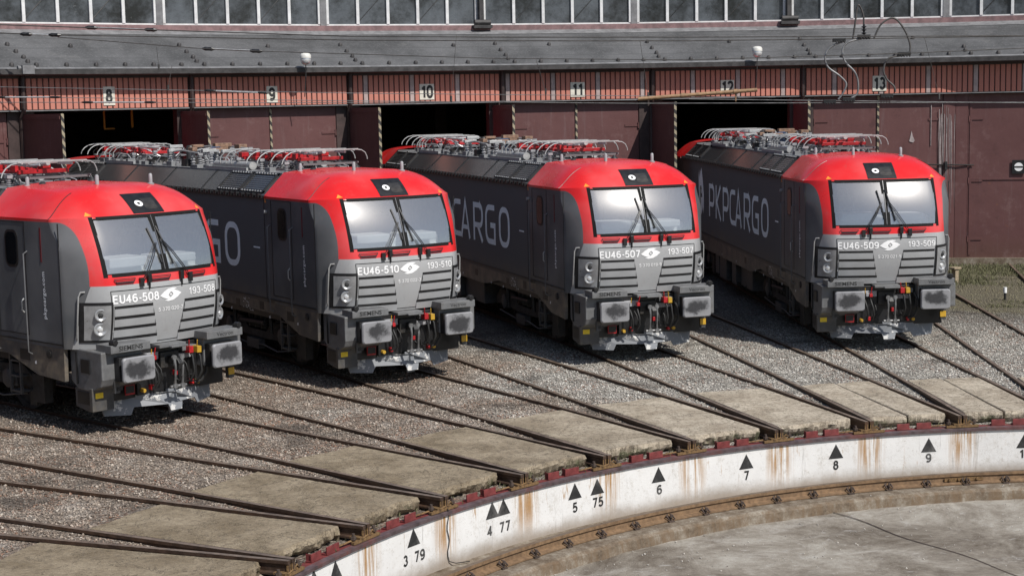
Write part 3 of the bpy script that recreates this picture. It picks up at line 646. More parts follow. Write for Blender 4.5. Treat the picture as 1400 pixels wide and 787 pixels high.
# grass and weeds beside the doors on the right
def blades(name, n, gen, h0, h1):
    mb = MB()
    for _ in range(n):
        x, y, z, s = gen(); h = random.uniform(h0, h1)*s; a = random.uniform(0, TAU); w_ = .004+.006*random.random(); lx, ly = math.cos(a)*h*.5, math.sin(a)*h*.5; px, py = -math.sin(a)*w_, math.cos(a)*w_
        mb.add([(x-px, y-py, z), (x+px, y+py, z), (x+lx*.4+px*.7, y+ly*.4+py*.7, z+h*.7), (x+lx, y+ly, z+h)], [(0, 1, 2, 3)])
    return tag(mb.build(name, 'grass', recalc=False), kind='stuff')
def gg():
    while True:
        k = random.uniform(10.55, 12.6); r = random.uniform(25.5, 35.6); a = ang(k)
        x, y = r*math.cos(a), r*math.sin(a); d = math.sin(x*1.7+y*.6)+math.sin(y*1.3-x*.8)*1.3+math.sin(x*4.1+y*3.3)*.8+ (r-29.5)*.3
        if random.random() < 1/(1+math.exp(-4*(d-.7))): return x, y, -.085, 1
blades('grass', 14000, gg, .03, .13)
def g3():
    k = random.choice([1, 2, 3, 4, 4, 5, 5, 6, 6, 7, 8, 9, 10]); r = random.choice([12.55, 12.6, 15.6, 18.2, 21]) + random.gauss(0, .12); s = random.choice([-.6, -.3, .3, .55, .85, -.85])+random.gauss(0, .06); p = TP(k, r, s, -.13 if r > 14 else -.2); return p[0], p[1], p[2], 1
blades('weeds', 1500, g3, .02, .075)

# ================================================================== ENGINE SHED
shed = empty('engine_shed', PO(8, RS, 0), label='long curved engine shed with salmon corrugated fascia, maroon doors and grey felt roof', cat='building')
SL = tuple(-c for c in shed.location)
def sb(mb, name, mats, **kw): o = mb.build(name, mats, shed, **kw); o.location = SL; return o
K0, K1 = -7, 15
OPEN = {0, 2, 4, 6, 8, 10}
HW = RS*math.tan(DTH/2)
def BF(k): return lambda p: TP(k, p[1], p[0], p[2])          # bay frame: (s, r, z)
gut = MB(); felt = MB(); flash = MB(); inside = MB(); pier = MB(); clg = MB(); trim = MB()
dip = MB()
for k in range(K0, K1):
    f = BF(k)
    hw = lambda r: r*math.tan(DTH/2)
    def quad(mb, pts): mb.add([f(p) for p in pts], [tuple(range(len(pts)))])
    # roof slope (thick slab)
    r0, z0, r1, z1 = 35.46, 6.27, 38.3, 7.44
    felt.add([f(p) for p in [(-hw(r0), r0, z0), (hw(r0), r0, z0), (hw(r1), r1, z1), (-hw(r1), r1, z1), (-hw(r0), r0, z0-.12), (hw(r0), r0, z0-.12), (hw(r1), r1, z1-.12), (-hw(r1), r1, z1-.12)]], [(0,1,2,3), (4,5,6,7), (0,1,5,4)])
    # paler flashing strips at eave and at the head of the slope
    for ra, rb, th in ((35.44, 35.54, .012), (37.95, 38.3, .012)):
        za = z0+(z1-z0)*(ra-r0)/(r1-r0)+th; zb = z0+(z1-z0)*(rb-r0)/(r1-r0)+th
        quad(flash, [(-hw(ra), ra, za), (hw(ra), ra, za), (hw(rb), rb, zb), (-hw(rb), rb, zb)])
    # gutter
    g = hw(35.42)
    gut.prism([(35.45, 6.27), (35.33, 6.26), (35.33, 6.13), (35.45, 6.10), (35.8, 6.10), (35.8, 6.24)], -g, g, lambda u, v, a: f((a, u, v)))
    # clerestory: maroon sill, wall below, frames, glass
    h2 = hw(38.3)
    trim.box(-h2, h2, 38.27, 38.45, 7.44, 7.60, f)
    clg.box(-h2, h2, 38.46, 38.48, 7.60, 9.6, f)
    felt.box(-h2, h2, 38.2, 44, 9.75, 9.9, f)
    # lintel over the doors and side pier walls
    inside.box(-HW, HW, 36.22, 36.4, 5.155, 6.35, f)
    pm = MB(); pm.box(1.98, HW-.001, 35.98, 36.3, -.15, 5.3, f); sb(pm, 'pier_wall', 'door' if k >= 11 else 'pier'); pm = MB(); pm.box(-HW+.001, -1.98, 35.98, 36.3, -.15, 5.3, f); sb(pm, 'pier_wall', 'door' if k >= 12 else 'pier')
    dip.box(-HW, HW, 36.0, 36.2, 5.155, 5.3, f)
    # back wall, ceiling, floor
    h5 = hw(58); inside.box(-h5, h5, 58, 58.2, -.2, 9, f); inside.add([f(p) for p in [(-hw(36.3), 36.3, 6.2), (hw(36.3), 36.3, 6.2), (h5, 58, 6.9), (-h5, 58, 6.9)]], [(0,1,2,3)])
    if k % 3 == 0: inside.box(-hw(45)-.2, -hw(45)+.2, 44.8, 45.2, -.2, 7, f)
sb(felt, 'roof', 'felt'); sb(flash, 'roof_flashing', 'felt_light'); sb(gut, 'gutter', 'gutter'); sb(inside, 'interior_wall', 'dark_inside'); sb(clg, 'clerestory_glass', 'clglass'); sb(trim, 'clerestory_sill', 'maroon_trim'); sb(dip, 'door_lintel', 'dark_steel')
# end walls
for kk in (K0-.5, K1-.5):
    a = ang(kk); mb = MB(); mb.box(-.15, .15, RS+.1, 58, -.2, 7.2, lambda p: (p[1]*math.cos(a)+p[0]*math.sin(a), p[1]*math.sin(a)-p[0]*math.cos(a), p[2])); sb(mb, 'end_wall', 'sheet')
# fascia of ribbed sheets, one panel per bay, and the window bands
for k in range(K0, K1):
    f = BF(k); vis = 3 <= k <= 12; mb = MB(); n = 29; x0 = -HW+(.11 if k != 12 else .0); x1 = HW-(.07 if k != 11 else .0); wd = (x1-x0)/n
    for i in range(n):
        a = x0+i*wd; mb.mat(1 if (i*7+k*5) % 9 == 0 and k > 7 else 0)
        mb.prism([(a+.012, 35.83), (a+.022, 35.79), (a+wd-.020, 35.79), (a+wd-.012, 35.83)], 5.22, 6.12, lambda u, v, z: f((u, v, z)))
    mb.mat(2); mb.box(x0-.04, x1+.04, 35.83, 35.86, 5.2, 6.12, f); mb.box(x0-.04, x1+.04, 35.74, 35.80, 6.03, 6.10, f); mb.mat(3); mb.box(x0-.04, x1+.04, 35.78, 35.84, 5.175, 5.205, f)  # dark strip below the gutter stands in for its shadow
    sb(mb, 'corrugated_fascia', ['sheet', 'sheet_pale', 'pier', 'felt_light'])
    mb = MB(); k != 11 and mb.tube([f((HW, 35.74, 6.2)), f((HW, 35.70, 6.05)), f((HW, 35.72, 5.9)), f((HW, 35.74, 5.2)), f((HW, 35.93, 5.0)), f((HW, 35.93, 0))], .06, 8); k != 11 and sb(mb, 'downpipe', 'pier', smooth=40)
    if vis and k % 2 == 0 or k == 5:
        mb = MB(); mb.box(HW-.16, HW+.16, 35.28, 35.5, 6.14, 6.36, f); mb.tube([f((HW-.24, 35.42, 6.29)), f((HW+.24, 35.42, 6.29))], .065, 8); 
        if k in (5,): sb(mb, 'hopper_box', 'felt_light', smooth=40)
    # clerestory window band: white frame bars
    h2 = 38.3*math.tan(DTH/2); mb = MB(); n = 5; ww = (2*h2-.24)/n
    mb.box(-h2, h2, 38.40, 38.47, 7.60, 7.65, f)
    for i in range(n+1):
        xx = -h2+.12+i*ww; mb.box(xx-.045, xx+.045, 38.38, 38.46, 7.65, 9.6, f)
    mb.box(-h2+.12, h2-.12, 38.41, 38.46, 8.62, 8.67, f)
    if k in range(2, 14): sb(mb, 'window_frame', 'white_frame')
    mb = MB(); mb.box(h2-.10, h2+.10, 38.36, 38.50, 7.6, 9.6, f); sb(mb, 'window_post', 'felt_light' if k % 2 else 'felt_light')
    if k in (5, 8, 10):
        mb = MB(); mb.box(h2-.07, h2+.07, 38.2, 38.35, 7.65, 9.6, f); mb.tube([f((h2-.26, 38.15, 7.68)), f((h2+.26, 38.15, 7.68))], .09, 10); mb.box(h2-.3, h2+.3, 38.05, 38.3, 7.50, 7.6, f); sb(mb, 'roof_outlet_pipe', 'gutter', smooth=40)
    # diagonal brace visible through the glass as built bar in front of dark pane
    if 3 <= k <= 12:
        mb = MB()
        for i in (1, 3): 
            xx = -h2+.12+i*ww; mb.tube([f((xx+.05, 38.453, 7.75)), f((xx+ww-.1, 38.453, 8.6))], .014, 4)
        sb(mb, 'window_brace', 'dark_steel')
# snow guards on the roof
def roofz(r): return 6.27+(r-35.46)*(7.44-6.27)/(38.3-35.46)
ng = 0
for k in range(4, 13):
    f = BF(k); pts = [(-1.95+j*.8, 35.66) for j in range(6)] + [(-2.1, 35.9), (-2.12, 36.2), (-2.2, 36.6), (-2.28, 37.1)] + [(-.6+(k % 3)*.9, 37.0)]
    for (s, r) in pts:
        z = roofz(r); mb = MB(); mb.lathe([(.06, -.02), (.06, .05), (.045, .085), (.0, .10)], f((s, r, z)), 'z', 8); 
        if ng < 96: sb(mb, 'roof_vent_cap', 'gutter', smooth=50); ng += 1
# doors
def leaf(mb, k, sh, r_h, dirx, diry, wd, z0=.12, z1=4.93, f=None):
    pass
for k in range(K0, K1):
    f = BF(k)
    if k in OPEN:
        for sx in (-1, 1):      # leaves swung out towards the pit
            xx = -2.3 if sx < 0 else 2.12; mb = MB(); rr0, rr1 = 35.95, 33.6 if sx < 0 else 34.0
            tilt = .14 if sx < 0 else -.01
            g = lambda p, xx=xx, tilt=tilt: f((xx+p[0]+tilt*(35.95-p[1]), p[1], p[2]))
            mb.box(-.035, .035, rr1, rr0, .12, 5.10, g)
            for zz in (.3, 1.7, 3.2, 5.0): mb.box(-.055, .055, rr1+.05, rr0, zz-.04, zz+.04, g)
            d = sb(mb, 'open_door_leaf', 'door')
            mb = MB(); mb.box(-.036, .036, rr1-.012, rr1-.001, .12, 5.10, g); e = mb.build('striped_edge', 'hazard', d)
            mb = MB(); mb.tube([g((-.08*1, rr1+.2, 2.1)), g((-.08, rr1+.2, 2.5))], .015, 6); mb.build('handle', 'silver', d)
    else:
        for sx in (-1, 1):
            mb = MB(); x0, x1 = (-1.97, -.012) if sx < 0 else (.012, 1.97); mb.box(x0, x1, 36.02, 36.07, .12, 5.15, f)
            mb.box(x0+.02, x1-.02, 35.995, 36.02, 2.52, 2.58, f)
            for xx in (x0+.08, x1-.08): mb.box(xx-.03, xx+.03, 36.0, 36.02, .2, 4.9, f) if k in (12, 5) else None
            pass
            for zz in (.7, 2.5, 4.4):
                hx = x0+.02 if sx < 0 else x1-.02; mb.box(*sorted((hx, hx-sx*.42)), 35.998, 36.02, zz-.035, zz+.035, f); mb.tube([f((hx, 35.99, zz-.09)), f((hx, 35.99, zz+.09))], .022, 6)
            d = sb(mb, 'closed_door_leaf', 'door')
            if sx > 0: mb = MB(); mb.tube([f((.18, 35.93, 1.2)), f((.18, 35.93, 1.6))], .015, 6); mb.build('handle', 'dark_steel', d)
        mb = MB(); mb.box(-.03, .03, 35.98, 36.015, .15, 5.15, f); sb(mb, 'striped_meeting_edge', 'hazard')
        mb = MB(); mb.box(-.0, .0, 35.9, 35.9, 0, 0, f)
# latch bar and white runs on the rightmost closed doors
f = BF(11)
mb = MB(); mb.tube([f((1.45, 35.95, 3.02)), f((2.9, 35.9, 2.98))], .02, 6); mb.box(2.02, 2.1, 35.88, 35.98, 2.85, 3.1, f); sb(mb, 'latch_bar', 'dark_steel')
MT['runs'] = plain('white_paint_runs', (.34, .29, .285), .7, 0, .25, 5)
mb = MB(); rs = random.Random(3)
for j in range(16):
    s = 1.98+rs.gauss(.1, .12); z1 = rs.uniform(4.2, 4.95); z0 = z1-rs.uniform(.7, 2.9); w_ = rs.uniform(.004, .013); j1, j2 = rs.uniform(-.02, .02), rs.uniform(-.03, .03); zm = z1+(z0-z1)*rs.uniform(.3, .6)
    mb.prism([(s-w_, z1), (s+w_*.6, z1+rs.uniform(-.1, 0)), (s+w_+j1, zm), (s+w_*.2+j2, z0), (s-w_*.2+j2, z0+.02), (s-w_*.8+j1, zm+.1)], 35.968, 35.973, lambda u, v, a: f((u, a, v)))
mb.prism([(1.60, 4.85), (1.62, 4.85), (1.615, 3.6), (1.60, 3.6)], 35.985, 36.018, lambda u, v, a: f((u, a, v)))
mb.prism([(.95, 3.74), (.99, 3.9), (1.02, 4.06), (1.06, 3.9), (1.12, 3.76), (1.07, 3.70), (1.0, 3.72)], 36.0, 36.019, lambda u, v, a: f((u, a, v)))
sb(mb, 'white_paint_runs', 'runs', recalc=False)
# concrete foot of the wall
for k in range(K0, K1):
    if k not in OPEN: mb = MB(); mb.box(-HW, HW, 35.9, 36.3, -.15, .12, BF(k)); sb(mb, 'door_sill', 'ledge')
# round sign plate on the right door
t = empty('round_symbol_sign', TP(12, 35.98, -.47, 2.7), ang(12)-PI/2, label='small square dark sign with white disc and bar on the rightmost door', cat='sign')
mb = MB(); mb.box(-.19, .19, -.02, .0, 0, .42); mb.build('backing_plate', 'black', t)
mb = MB(); mb.lathe([(.13, -.03), (.13, -.021)], (0, 0, .21), 'y', 24); mb.build('white_disc', 'white', t)
mb = MB(); mb.box(-.14, .14, -.036, -.031, .185, .235); mb.build('black_bar', 'stencil', t)
# door number signs
for k, tx, wd, h in ((5, '7', .32, .46), (6, '8', .32, .5), (7, '9', .32, .46), (8, '10', .44, .46), (9, '11', .44, .44), (10, '12', .42, .42), (11, '13', .42, .46), (12, '14', .42, .42)):
    t = empty('number_sign', TP(k, 35.77, 0.0, 5.30), ang(k)-PI/2, label={'7': 'cream plate stencilled seven, left of the view', '8': 'cream number eight plate above the leftmost open door with yellow frames', '9': 'cream number nine plate above the closed door left of centre', '10': 'cream number ten plate above the open door behind the third locomotive', '11': 'cream number eleven plate above the closed door right of centre', '12': 'cream number twelve plate above the ochre tube', '13': 'worn cream number thirteen plate behind hanging jumper cables', '14': 'cream plate stencilled fourteen, right of the view'}[tx], cat='sign', group='door number plates')
    mb = MB(); mb.box(-wd/2, wd/2, -.0, .015, 0, h); mb.build('plate', 'sign_plate', t)
    glyphs('stencilled_number', tx, .31, .27, lambda u, v, d, h=h: (u*.72, -.003-d, h/2+v), 'stencil', t, .95)
# flood lamps on the gutter
for k, s, z, lb in ((7, .83, 6.34, 'white bulb lamp on the roof edge above the left striped door, near plate 9'), (10, .79, 6.38, 'white bulb lamp on the roof edge near plate 12')):
    t = empty('flood_lamp', TP(k, 35.2, s, z), ang(k)-PI/2, label=lb, cat='lamp', group='lamps on the shed roof edge')
    mb = MB(); mb.tube([(0, .15, -.9), (0, -.02, -.35), (0, -.05, .0)], .014, 6); mb.build('bracket', 'gutter', t)
    mb = MB(); mb.lathe([(.06, 0), (.13, .05), (.15, .13), (.14, .19)], (0, -.05, 0), 'z', 16); mb.build('bulb', 'lamp_glass', t, smooth=50)
    mb = MB(); mb.lathe([(.155, .18), (.155, .26), (.12, .31), (.05, .33)], (0, -.05, 0), 'z', 16); mb.build('cap', 'cream', t, smooth=50)
# yellow frames and a few shapes inside the open doors
for k, r, s, z, lb in ((6, 38.4, .86, 4.66, 'yellow square frame hanging inside open door 8, left one'), (6, 38.4, 1.54, 4.66, 'yellow angle frame hanging inside open door 8, right one')):
    t = empty('hanging_frame', TP(k, r, s, z), ang(k)-PI/2, label=lb, cat='frame')
    mb = MB(); 
    if s < 1: mb.box(-.17, -.12, 0, .05, 0, .52); mb.box(-.17, .15, 0, .05, .52, .56); mb.box(-.17, .15, 0, .05, -.04, 0)
    else: mb.box(-.03, .03, 0, .05, 0, .52); mb.box(-.16, .03, 0, .05, .52, .56)
    mb.build('frame', 'yellow', t)
    mb = MB(); mb.tube([(-.1, .02, .54), (-.1, .02, 1.9)], .015, 5); mb.build('hanger', 'dark_steel', t)
for k in (6, 8, 10):
    t = empty('interior_post', TP(k, 41.5, -1.1, 0), ang(k)-PI/2, label={6: 'dark post with faded stripes standing inside door 8', 8: 'dark post standing inside the middle open door', 10: 'dark post standing inside the rightmost open door'}[k], cat='post', group='posts inside the shed')
    mb = MB(); mb.box(-.14, .14, -.14, .14, -.1, 6.9); mb.build('post', 'pier', t, bevel=.01)
    mb = MB(); mb.box(-.145, .145, -.146, -.142, 2.2, 4.8); mb.build('stripe_band', 'hazard', t)
# small things by the right doors
t = empty('wooden_post', TP(11, 30.9, 1.35, -.1), .3, label='short square wooden post with a cap board standing in the grass', cat='post')
mb = MB(); mb.box(-.07, .07, -.07, .07, 0, .42); mb.build('shaft', 'wood', t, bevel=.006); mb = MB(); mb.box(-.16, .14, -.11, .11, .42, .47); mb.build('cap_board', 'wood', t, bevel=.005)
t = empty('marker_stub', TP(11, 27.0, 1.80, -.1), 0, label='thin dark stub with a white top in the gravel by the right track', cat='marker')
mb = MB(); mb.tube([(0, 0, 0), (0, 0, .22)], .03, 8); mb.build('stem', 'dark_steel', t); mb = MB(); mb.tube([(0, 0, .22), (.0, 0, .36)], .045, 8); mb.build('white_top', 'white', t)
t = empty('timber_pile', TP(11, 33.5, .35, -.1), .5, label='small heap of old timber blocks leaning beside the door right of the last locomotive', cat='timber')
for j in range(6):
    mb = MB(); mb.obox((random.uniform(-.15, .15), random.uniform(-.1, .1), .09+.13*j), Vector((.26, random.uniform(-.1, .1), random.uniform(-.04, .08))), Vector((random.uniform(-.02, .02), .08, .0)), (0, 0, .055)); mb.build('timber_block', 'wood', t, bevel=.008)

# ================================================================== OVERHEAD WIRES
WP = {
'w1': [(-12.971, 32.806, 7.404), (-8.337, 31.298, 7.146), (-3.556, 29.742, 6.884), (0.291, 28.49, 6.787), (4.489, 27.123, 6.701), (12.542, 24.503, 6.573), (13.593, 24.161, 6.569)] ,
'w2': [(-12.989, 33.127, 7.22), (-10.62, 32.356, 7.08), (-3.494, 30.037, 6.806), (0.383, 28.775, 6.708), (4.614, 27.398, 6.622), (8.848, 26.021, 6.59), (12.729, 24.757, 6.575), (13.787, 24.413, 6.58)] ,
'w3': [(-10.558, 32.178, 7.017), (-7.045, 31.035, 6.653), (-5.818, 30.636, 6.573), (-3.537, 29.893, 6.453), (-0.094, 28.773, 6.272), (4.549, 27.262, 6.14), (9.827, 25.544, 6.197), (12.641, 24.628, 6.267), (13.696, 24.285, 6.301)] ,
'w4': [(-13.069, 33.153, 5.854), (-12.011, 32.809, 5.804), (-3.534, 30.05, 5.473), (4.606, 27.401, 5.223), (6.731, 26.709, 5.16)] ,
'w5': [(-13.085, 33.158, 5.587), (-3.54, 30.052, 5.279), (3.365, 27.805, 5.073), (12.759, 24.748, 4.907), (13.823, 24.401, 4.894)] ,
'w6': [(-13.093, 33.161, 5.439), (-3.541, 30.052, 5.233), (3.365, 27.805, 5.156)] ,
'w7': [(4.641, 27.39, 5.157), (12.759, 24.748, 4.892), (13.823, 24.401, 4.866)] ,
'pole': [(3.401, 27.793, 5.183), (6.289, 26.853, 5.354)] ,
'j1': [(8.601, 26.101, 6.595), (8.668, 26.079, 7.106), (8.702, 26.068, 7.379), (8.754, 26.051, 7.415), (8.844, 26.022, 7.194), (8.863, 26.015, 6.919), (8.883, 26.009, 6.608)] ,
'j2': [(8.407, 26.164, 6.544), (8.055, 26.279, 6.386), (7.932, 26.319, 6.15), (8.004, 26.295, 5.891), (8.288, 26.203, 5.664), (8.448, 26.151, 5.458), (8.361, 26.179, 5.219), (8.255, 26.213, 5.074)] ,
'j3': [(9.112, 25.934, 6.603), (9.286, 25.878, 6.947), (9.584, 25.781, 7.087), (9.834, 25.7, 6.808), (9.978, 25.653, 6.438), (9.963, 25.658, 6.218), (9.857, 25.692, 6.184)] ,
'j4': [(9.84, 25.698, 6.147), (9.469, 25.818, 6.082), (9.348, 25.858, 5.808), (9.421, 25.834, 5.567), (9.599, 25.776, 5.379), (9.636, 25.764, 5.23)] ,
'j5': [(8.813, 26.032, 6.591), (8.495, 26.135, 6.506), (8.355, 26.181, 6.325), (8.41, 26.163, 6.03), (8.641, 26.088, 5.767), (8.731, 26.059, 5.507), (8.715, 26.064, 5.212), (8.574, 26.11, 5.104)] ,
'd1': [(-8.186, 31.564, 6.737), (-8.156, 31.554, 6.223)] ,
'd2': [(-7.837, 31.45, 6.253), (-7.949, 31.487, 5.702)] ,
'd3': [(-0.954, 29.21, 6.882), (-1.114, 29.262, 5.285)] ,
'd4': [(3.468, 27.771, 6.645), (3.65, 27.712, 5.279)] ,
'd5': [(0.956, 28.589, 6.219), (1.173, 28.518, 5.423)] ,
'd6': [(10.33, 25.538, 6.578), (10.7, 25.418, 5.097)] ,
'ins1': [(-11.305, 32.579, 7.113), (-10.62, 32.356, 7.08)] ,
'ins1b': [(-9.731, 32.067, 7.245), (-8.308, 31.604, 7.161)] ,
'ins2': [(-6.938, 31.158, 6.657), (-5.794, 30.786, 6.578)] ,
'tb1': [(-12.025, 32.814, 5.546), (-10.7, 32.382, 5.519)] ,
'tb2': [(-9.91, 32.125, 5.373), (-8.407, 31.636, 5.343)] ,
'tb3': [(-6.927, 31.154, 5.608), (-5.656, 30.741, 5.526)] ,
'cl1': [(8.266, 26.21, 6.565)] ,
'cl2': [(8.865, 26.015, 6.645)] ,
'cl3': [(9.839, 25.698, 6.184)] ,
'cl4': [(8.043, 26.283, 5.022)] ,
'cl5': [(8.503, 26.133, 5.069)] ,
'cl6': [(9.424, 25.833, 5.142)] ,
}

wl = {'w1': ('upper overhead wire crossing above the grey roof', .014), 'w2': ('second overhead wire just below the uppermost, across the grey roof', .014), 'w3': ('sagging overhead wire with insulator low across the grey roof', .011),
 'w4': ('topmost wire crossing the salmon fascia', .009), 'w5': ('middle wire crossing the salmon fascia', .009), 'w6': ('wire along the lower edge of the left salmon fascia', .009), 'w7': ('wire below the right salmon fascia, from the ochre tube to the right edge', .009)}
def ext(a, b, L): a, b = Vector(a), Vector(b); return tuple(a+(a-b).normalized()*L)
for kx, (lab, rad) in wl.items():
    t = empty('overhead_wire', WP[kx][0], 0, label=lab, cat='wire', group='overhead wires in front of the shed'); L0 = WP[kx][0]
    pts = list(WP[kx]); 
    if kx != 'w3' and kx != 'w7': pts = [ext(pts[0], pts[1], 14)] + pts
    if kx in ('w1', 'w2', 'w3', 'w5', 'w7'): pts = pts + [ext(pts[-1], pts[-2], 14)]
    rel = lambda p: (p[0]-L0[0], p[1]-L0[1], p[2]-L0[2])
    mb = MB(); mb.tube([rel(p) for p in pts], rad, 6); mb.build('conductor', 'cable' if kx in ('w1', 'w2', 'w3') else 'cable_light', t)
    for nm in {'w1': ['ins1b'], 'w2': ['ins1'], 'w3': ['ins2'], 'w5': ['tb1'], 'w6': ['tb2'], 'w4': ['tb3']}.get(kx, []):
        a, b = Vector(WP[nm][0]), Vector(WP[nm][1]); A = rel(a); B = rel(b); d = (b-a)
        mb = MB(); mb.tube([A, B], .02, 6)
        mb.build('tension_rod', 'silver', t)
        for e in (A, B):
            e = Vector(e); mb = MB(); u = d.normalized()*.16; mb.tube([e-u, e-u*.5, e, e+u*.5, e+u], [.02, .05, .045, .05, .02] if nm[0] == 'i' else [.015, .03, .03, .03, .015], 8); mb.build('insulator' if nm[0] == 'i' else 'turnbuckle', 'black', t)
dl = {'d1': 'leftmost, hanging over the grey roof', 'd2': 'hanging over the salmon fascia right of number eight', 'd3': 'reaching down the fascia right of number ten', 'd4': 'meeting the ochre tube', 'd5': 'reaching the fascia just left of number eleven', 'd6': 'furthest right, beyond the jumper cables'}
for kx, lab in dl.items():
    mb = MB(); L0 = WP[kx][0]; q = [tuple(a-b for a, b in zip(p, L0)) for p in WP[kx]]; e = Vector(q[-1])
    mb.tube(q, .006, 5); mb.tube([e+Vector((0, 0, .07)), e+Vector((0, 0, -.07))], .025, 6)
    tag(mb.build('dropper_wire', 'cable', loc=L0), 'thin dropper wire with a small clamp, '+lab, 'wire', 'dropper wires')
jl = {'j1': ('tall looped black jumper cable over the roof near plate 13', 'cable'), 'j2': ('leftmost curved jumper cable hanging in front of the fascia left of plate 13', 'cable'), 'j3': ('looped jumper cable arching over the roof right of plate 13', 'cable'), 'j4': ('curved jumper cable ending in front of plate 13', 'cable'), 'j5': ('second curved jumper cable from the left, hanging left of plate 13', 'cable')}
def smooth_path(P, n=6):
    P = [Vector(p) for p in P]; out = []
    for i in range(len(P)-1):
        a, b, c, d = P[max(i-1, 0)], P[i], P[i+1], P[min(i+2, len(P)-1)]
        for j in range(n):
            t = j/n; out.append(.5*((2*b)+(c-a)*t+(2*a-5*b+4*c-d)*t*t+(-a+3*b-3*c+d)*t**3))
    return out+[P[-1]]
for kx, (lab, m) in jl.items():
    L0 = Vector(WP[kx][0]); mb = MB(); mb.tube([p-L0 for p in smooth_path(WP[kx])], .024, 8); tag(mb.build('jumper_cable', 'cable_light' if kx in ('j2','j5') else m, smooth=60, loc=tuple(L0)), lab, 'cable', 'jumper cables near plate 13')
cl_ = {'cl1': 'on the upper wires at the left end of the jumper cables', 'cl2': 'below the tall cable loop', 'cl3': 'at the right end of the arching jumper cable', 'cl4': 'at the lower end of the leftmost jumper cable', 'cl5': 'just right of the lowest left clamp', 'cl6': 'hanging under plate 13'}
for kx, lab in cl_.items():
    mb = MB(); mb.obox((0, 0, 0), (.15, -.05, 0), (.02, .06, 0), (0, 0, .045))
    for j in range(4): mb.tube([(-.1+.067*j, .033-.022*j-.07, -.03), (-.1+.067*j, .033-.022*j-.07, -.08)], .015, 5)
    if kx == 'cl2': mb.tube([(0, 0, 0), (0, 0, .3)], .03, 8); [mb.lathe([(.03, -.02), (.075, 0), (.03, .02)], (0, 0, .08+.08*j), 'z', 10) for j in range(3)]
    tag(mb.build('cable_clamp', 'black', bevel=.005, loc=WP[kx][0]), 'black cable clamp '+lab, 'clamp', 'cable clamps near plate 13')
a, b = WP['pole']; mb = MB(); A = Vector(a); B = Vector(b); mb.tube([(0, 0, 0), B-A], .05, 10); mb.tube([(B-A)*.36, (B-A)*.40], .065, 10); mb.tube([(B-A)*.80, (B-A)*.84], .065, 10); mb.tube([(B-A)*.82+Vector((0, 0, -.05)), (B-A)*.82+Vector((0, 0, -.25))], .02, 6)
tag(mb.build('cantilever_tube', 'pole_brown', smooth=50, loc=a), 'long ochre tube slanting across the fascia between plates 11 and 12', 'pole')

# ================================================================== LOCOMOTIVE (local frame: x lateral, y behind the buffers, z up)
LEN = 19.85
_Z = [1.30, 1.42, 1.75, 2.12, 2.36, 2.53, 2.8, 3.1, 3.3, 3.44, 3.6]; _Y = [.50, .465, .40, .36, .375, .43, .505, .62, .715, .79, .88]
_cs = np.polynomial.polynomial.Polynomial.fit(_Z, _Y, 6)
def y0(z): return float(_cs(z))
def yend(z): t = min(1, max(0, (z-2.9)/.52)); return 1.15 + .25*t*t*(3-2*t)
def Fx(x, z):
    a = abs(x); v = y0(z)+.1*a*a
    if a > 1.0: v += (yend(z)-y0(z)-.225)*((a-1)/.5)**1.8
    return v
def zr(a): a = abs(a); return 3.93-.06*a*a if a < 1.05 else 3.864+(3.42-3.864)*(a-1.05)/.45
def zrr(a, y):
    a = abs(a); q = 1-(a/1.5)**3.2; rd = 3.42+.51*max(q, 0)**.7; t = min(1, max(0, (y-1.5)/1.3)); t = t*t*(3-2*t)
    return rd+(zr(a)-rd)*t
def zf(a): return 3.44-.02*(abs(a)/1.5)**8
XS = [0, .12, .25, .38, .5, .62, .74, .84, .92, .98, 1.02, 1.05, 1.09, 1.14, 1.2, 1.26, 1.32, 1.38, 1.43, 1.47, 1.5]
ZS = [1.34, 1.42, 1.55, 1.68, 1.8, 1.92, 2.04, 2.16, 2.28, 2.40, 2.47, 2.53, 2.65, 2.78, 2.9, 3.02, 3.14, 3.26, 3.36, 3.42, 3.44]
XF = [-x for x in XS[:0:-1]]+XS
YB = 3.4
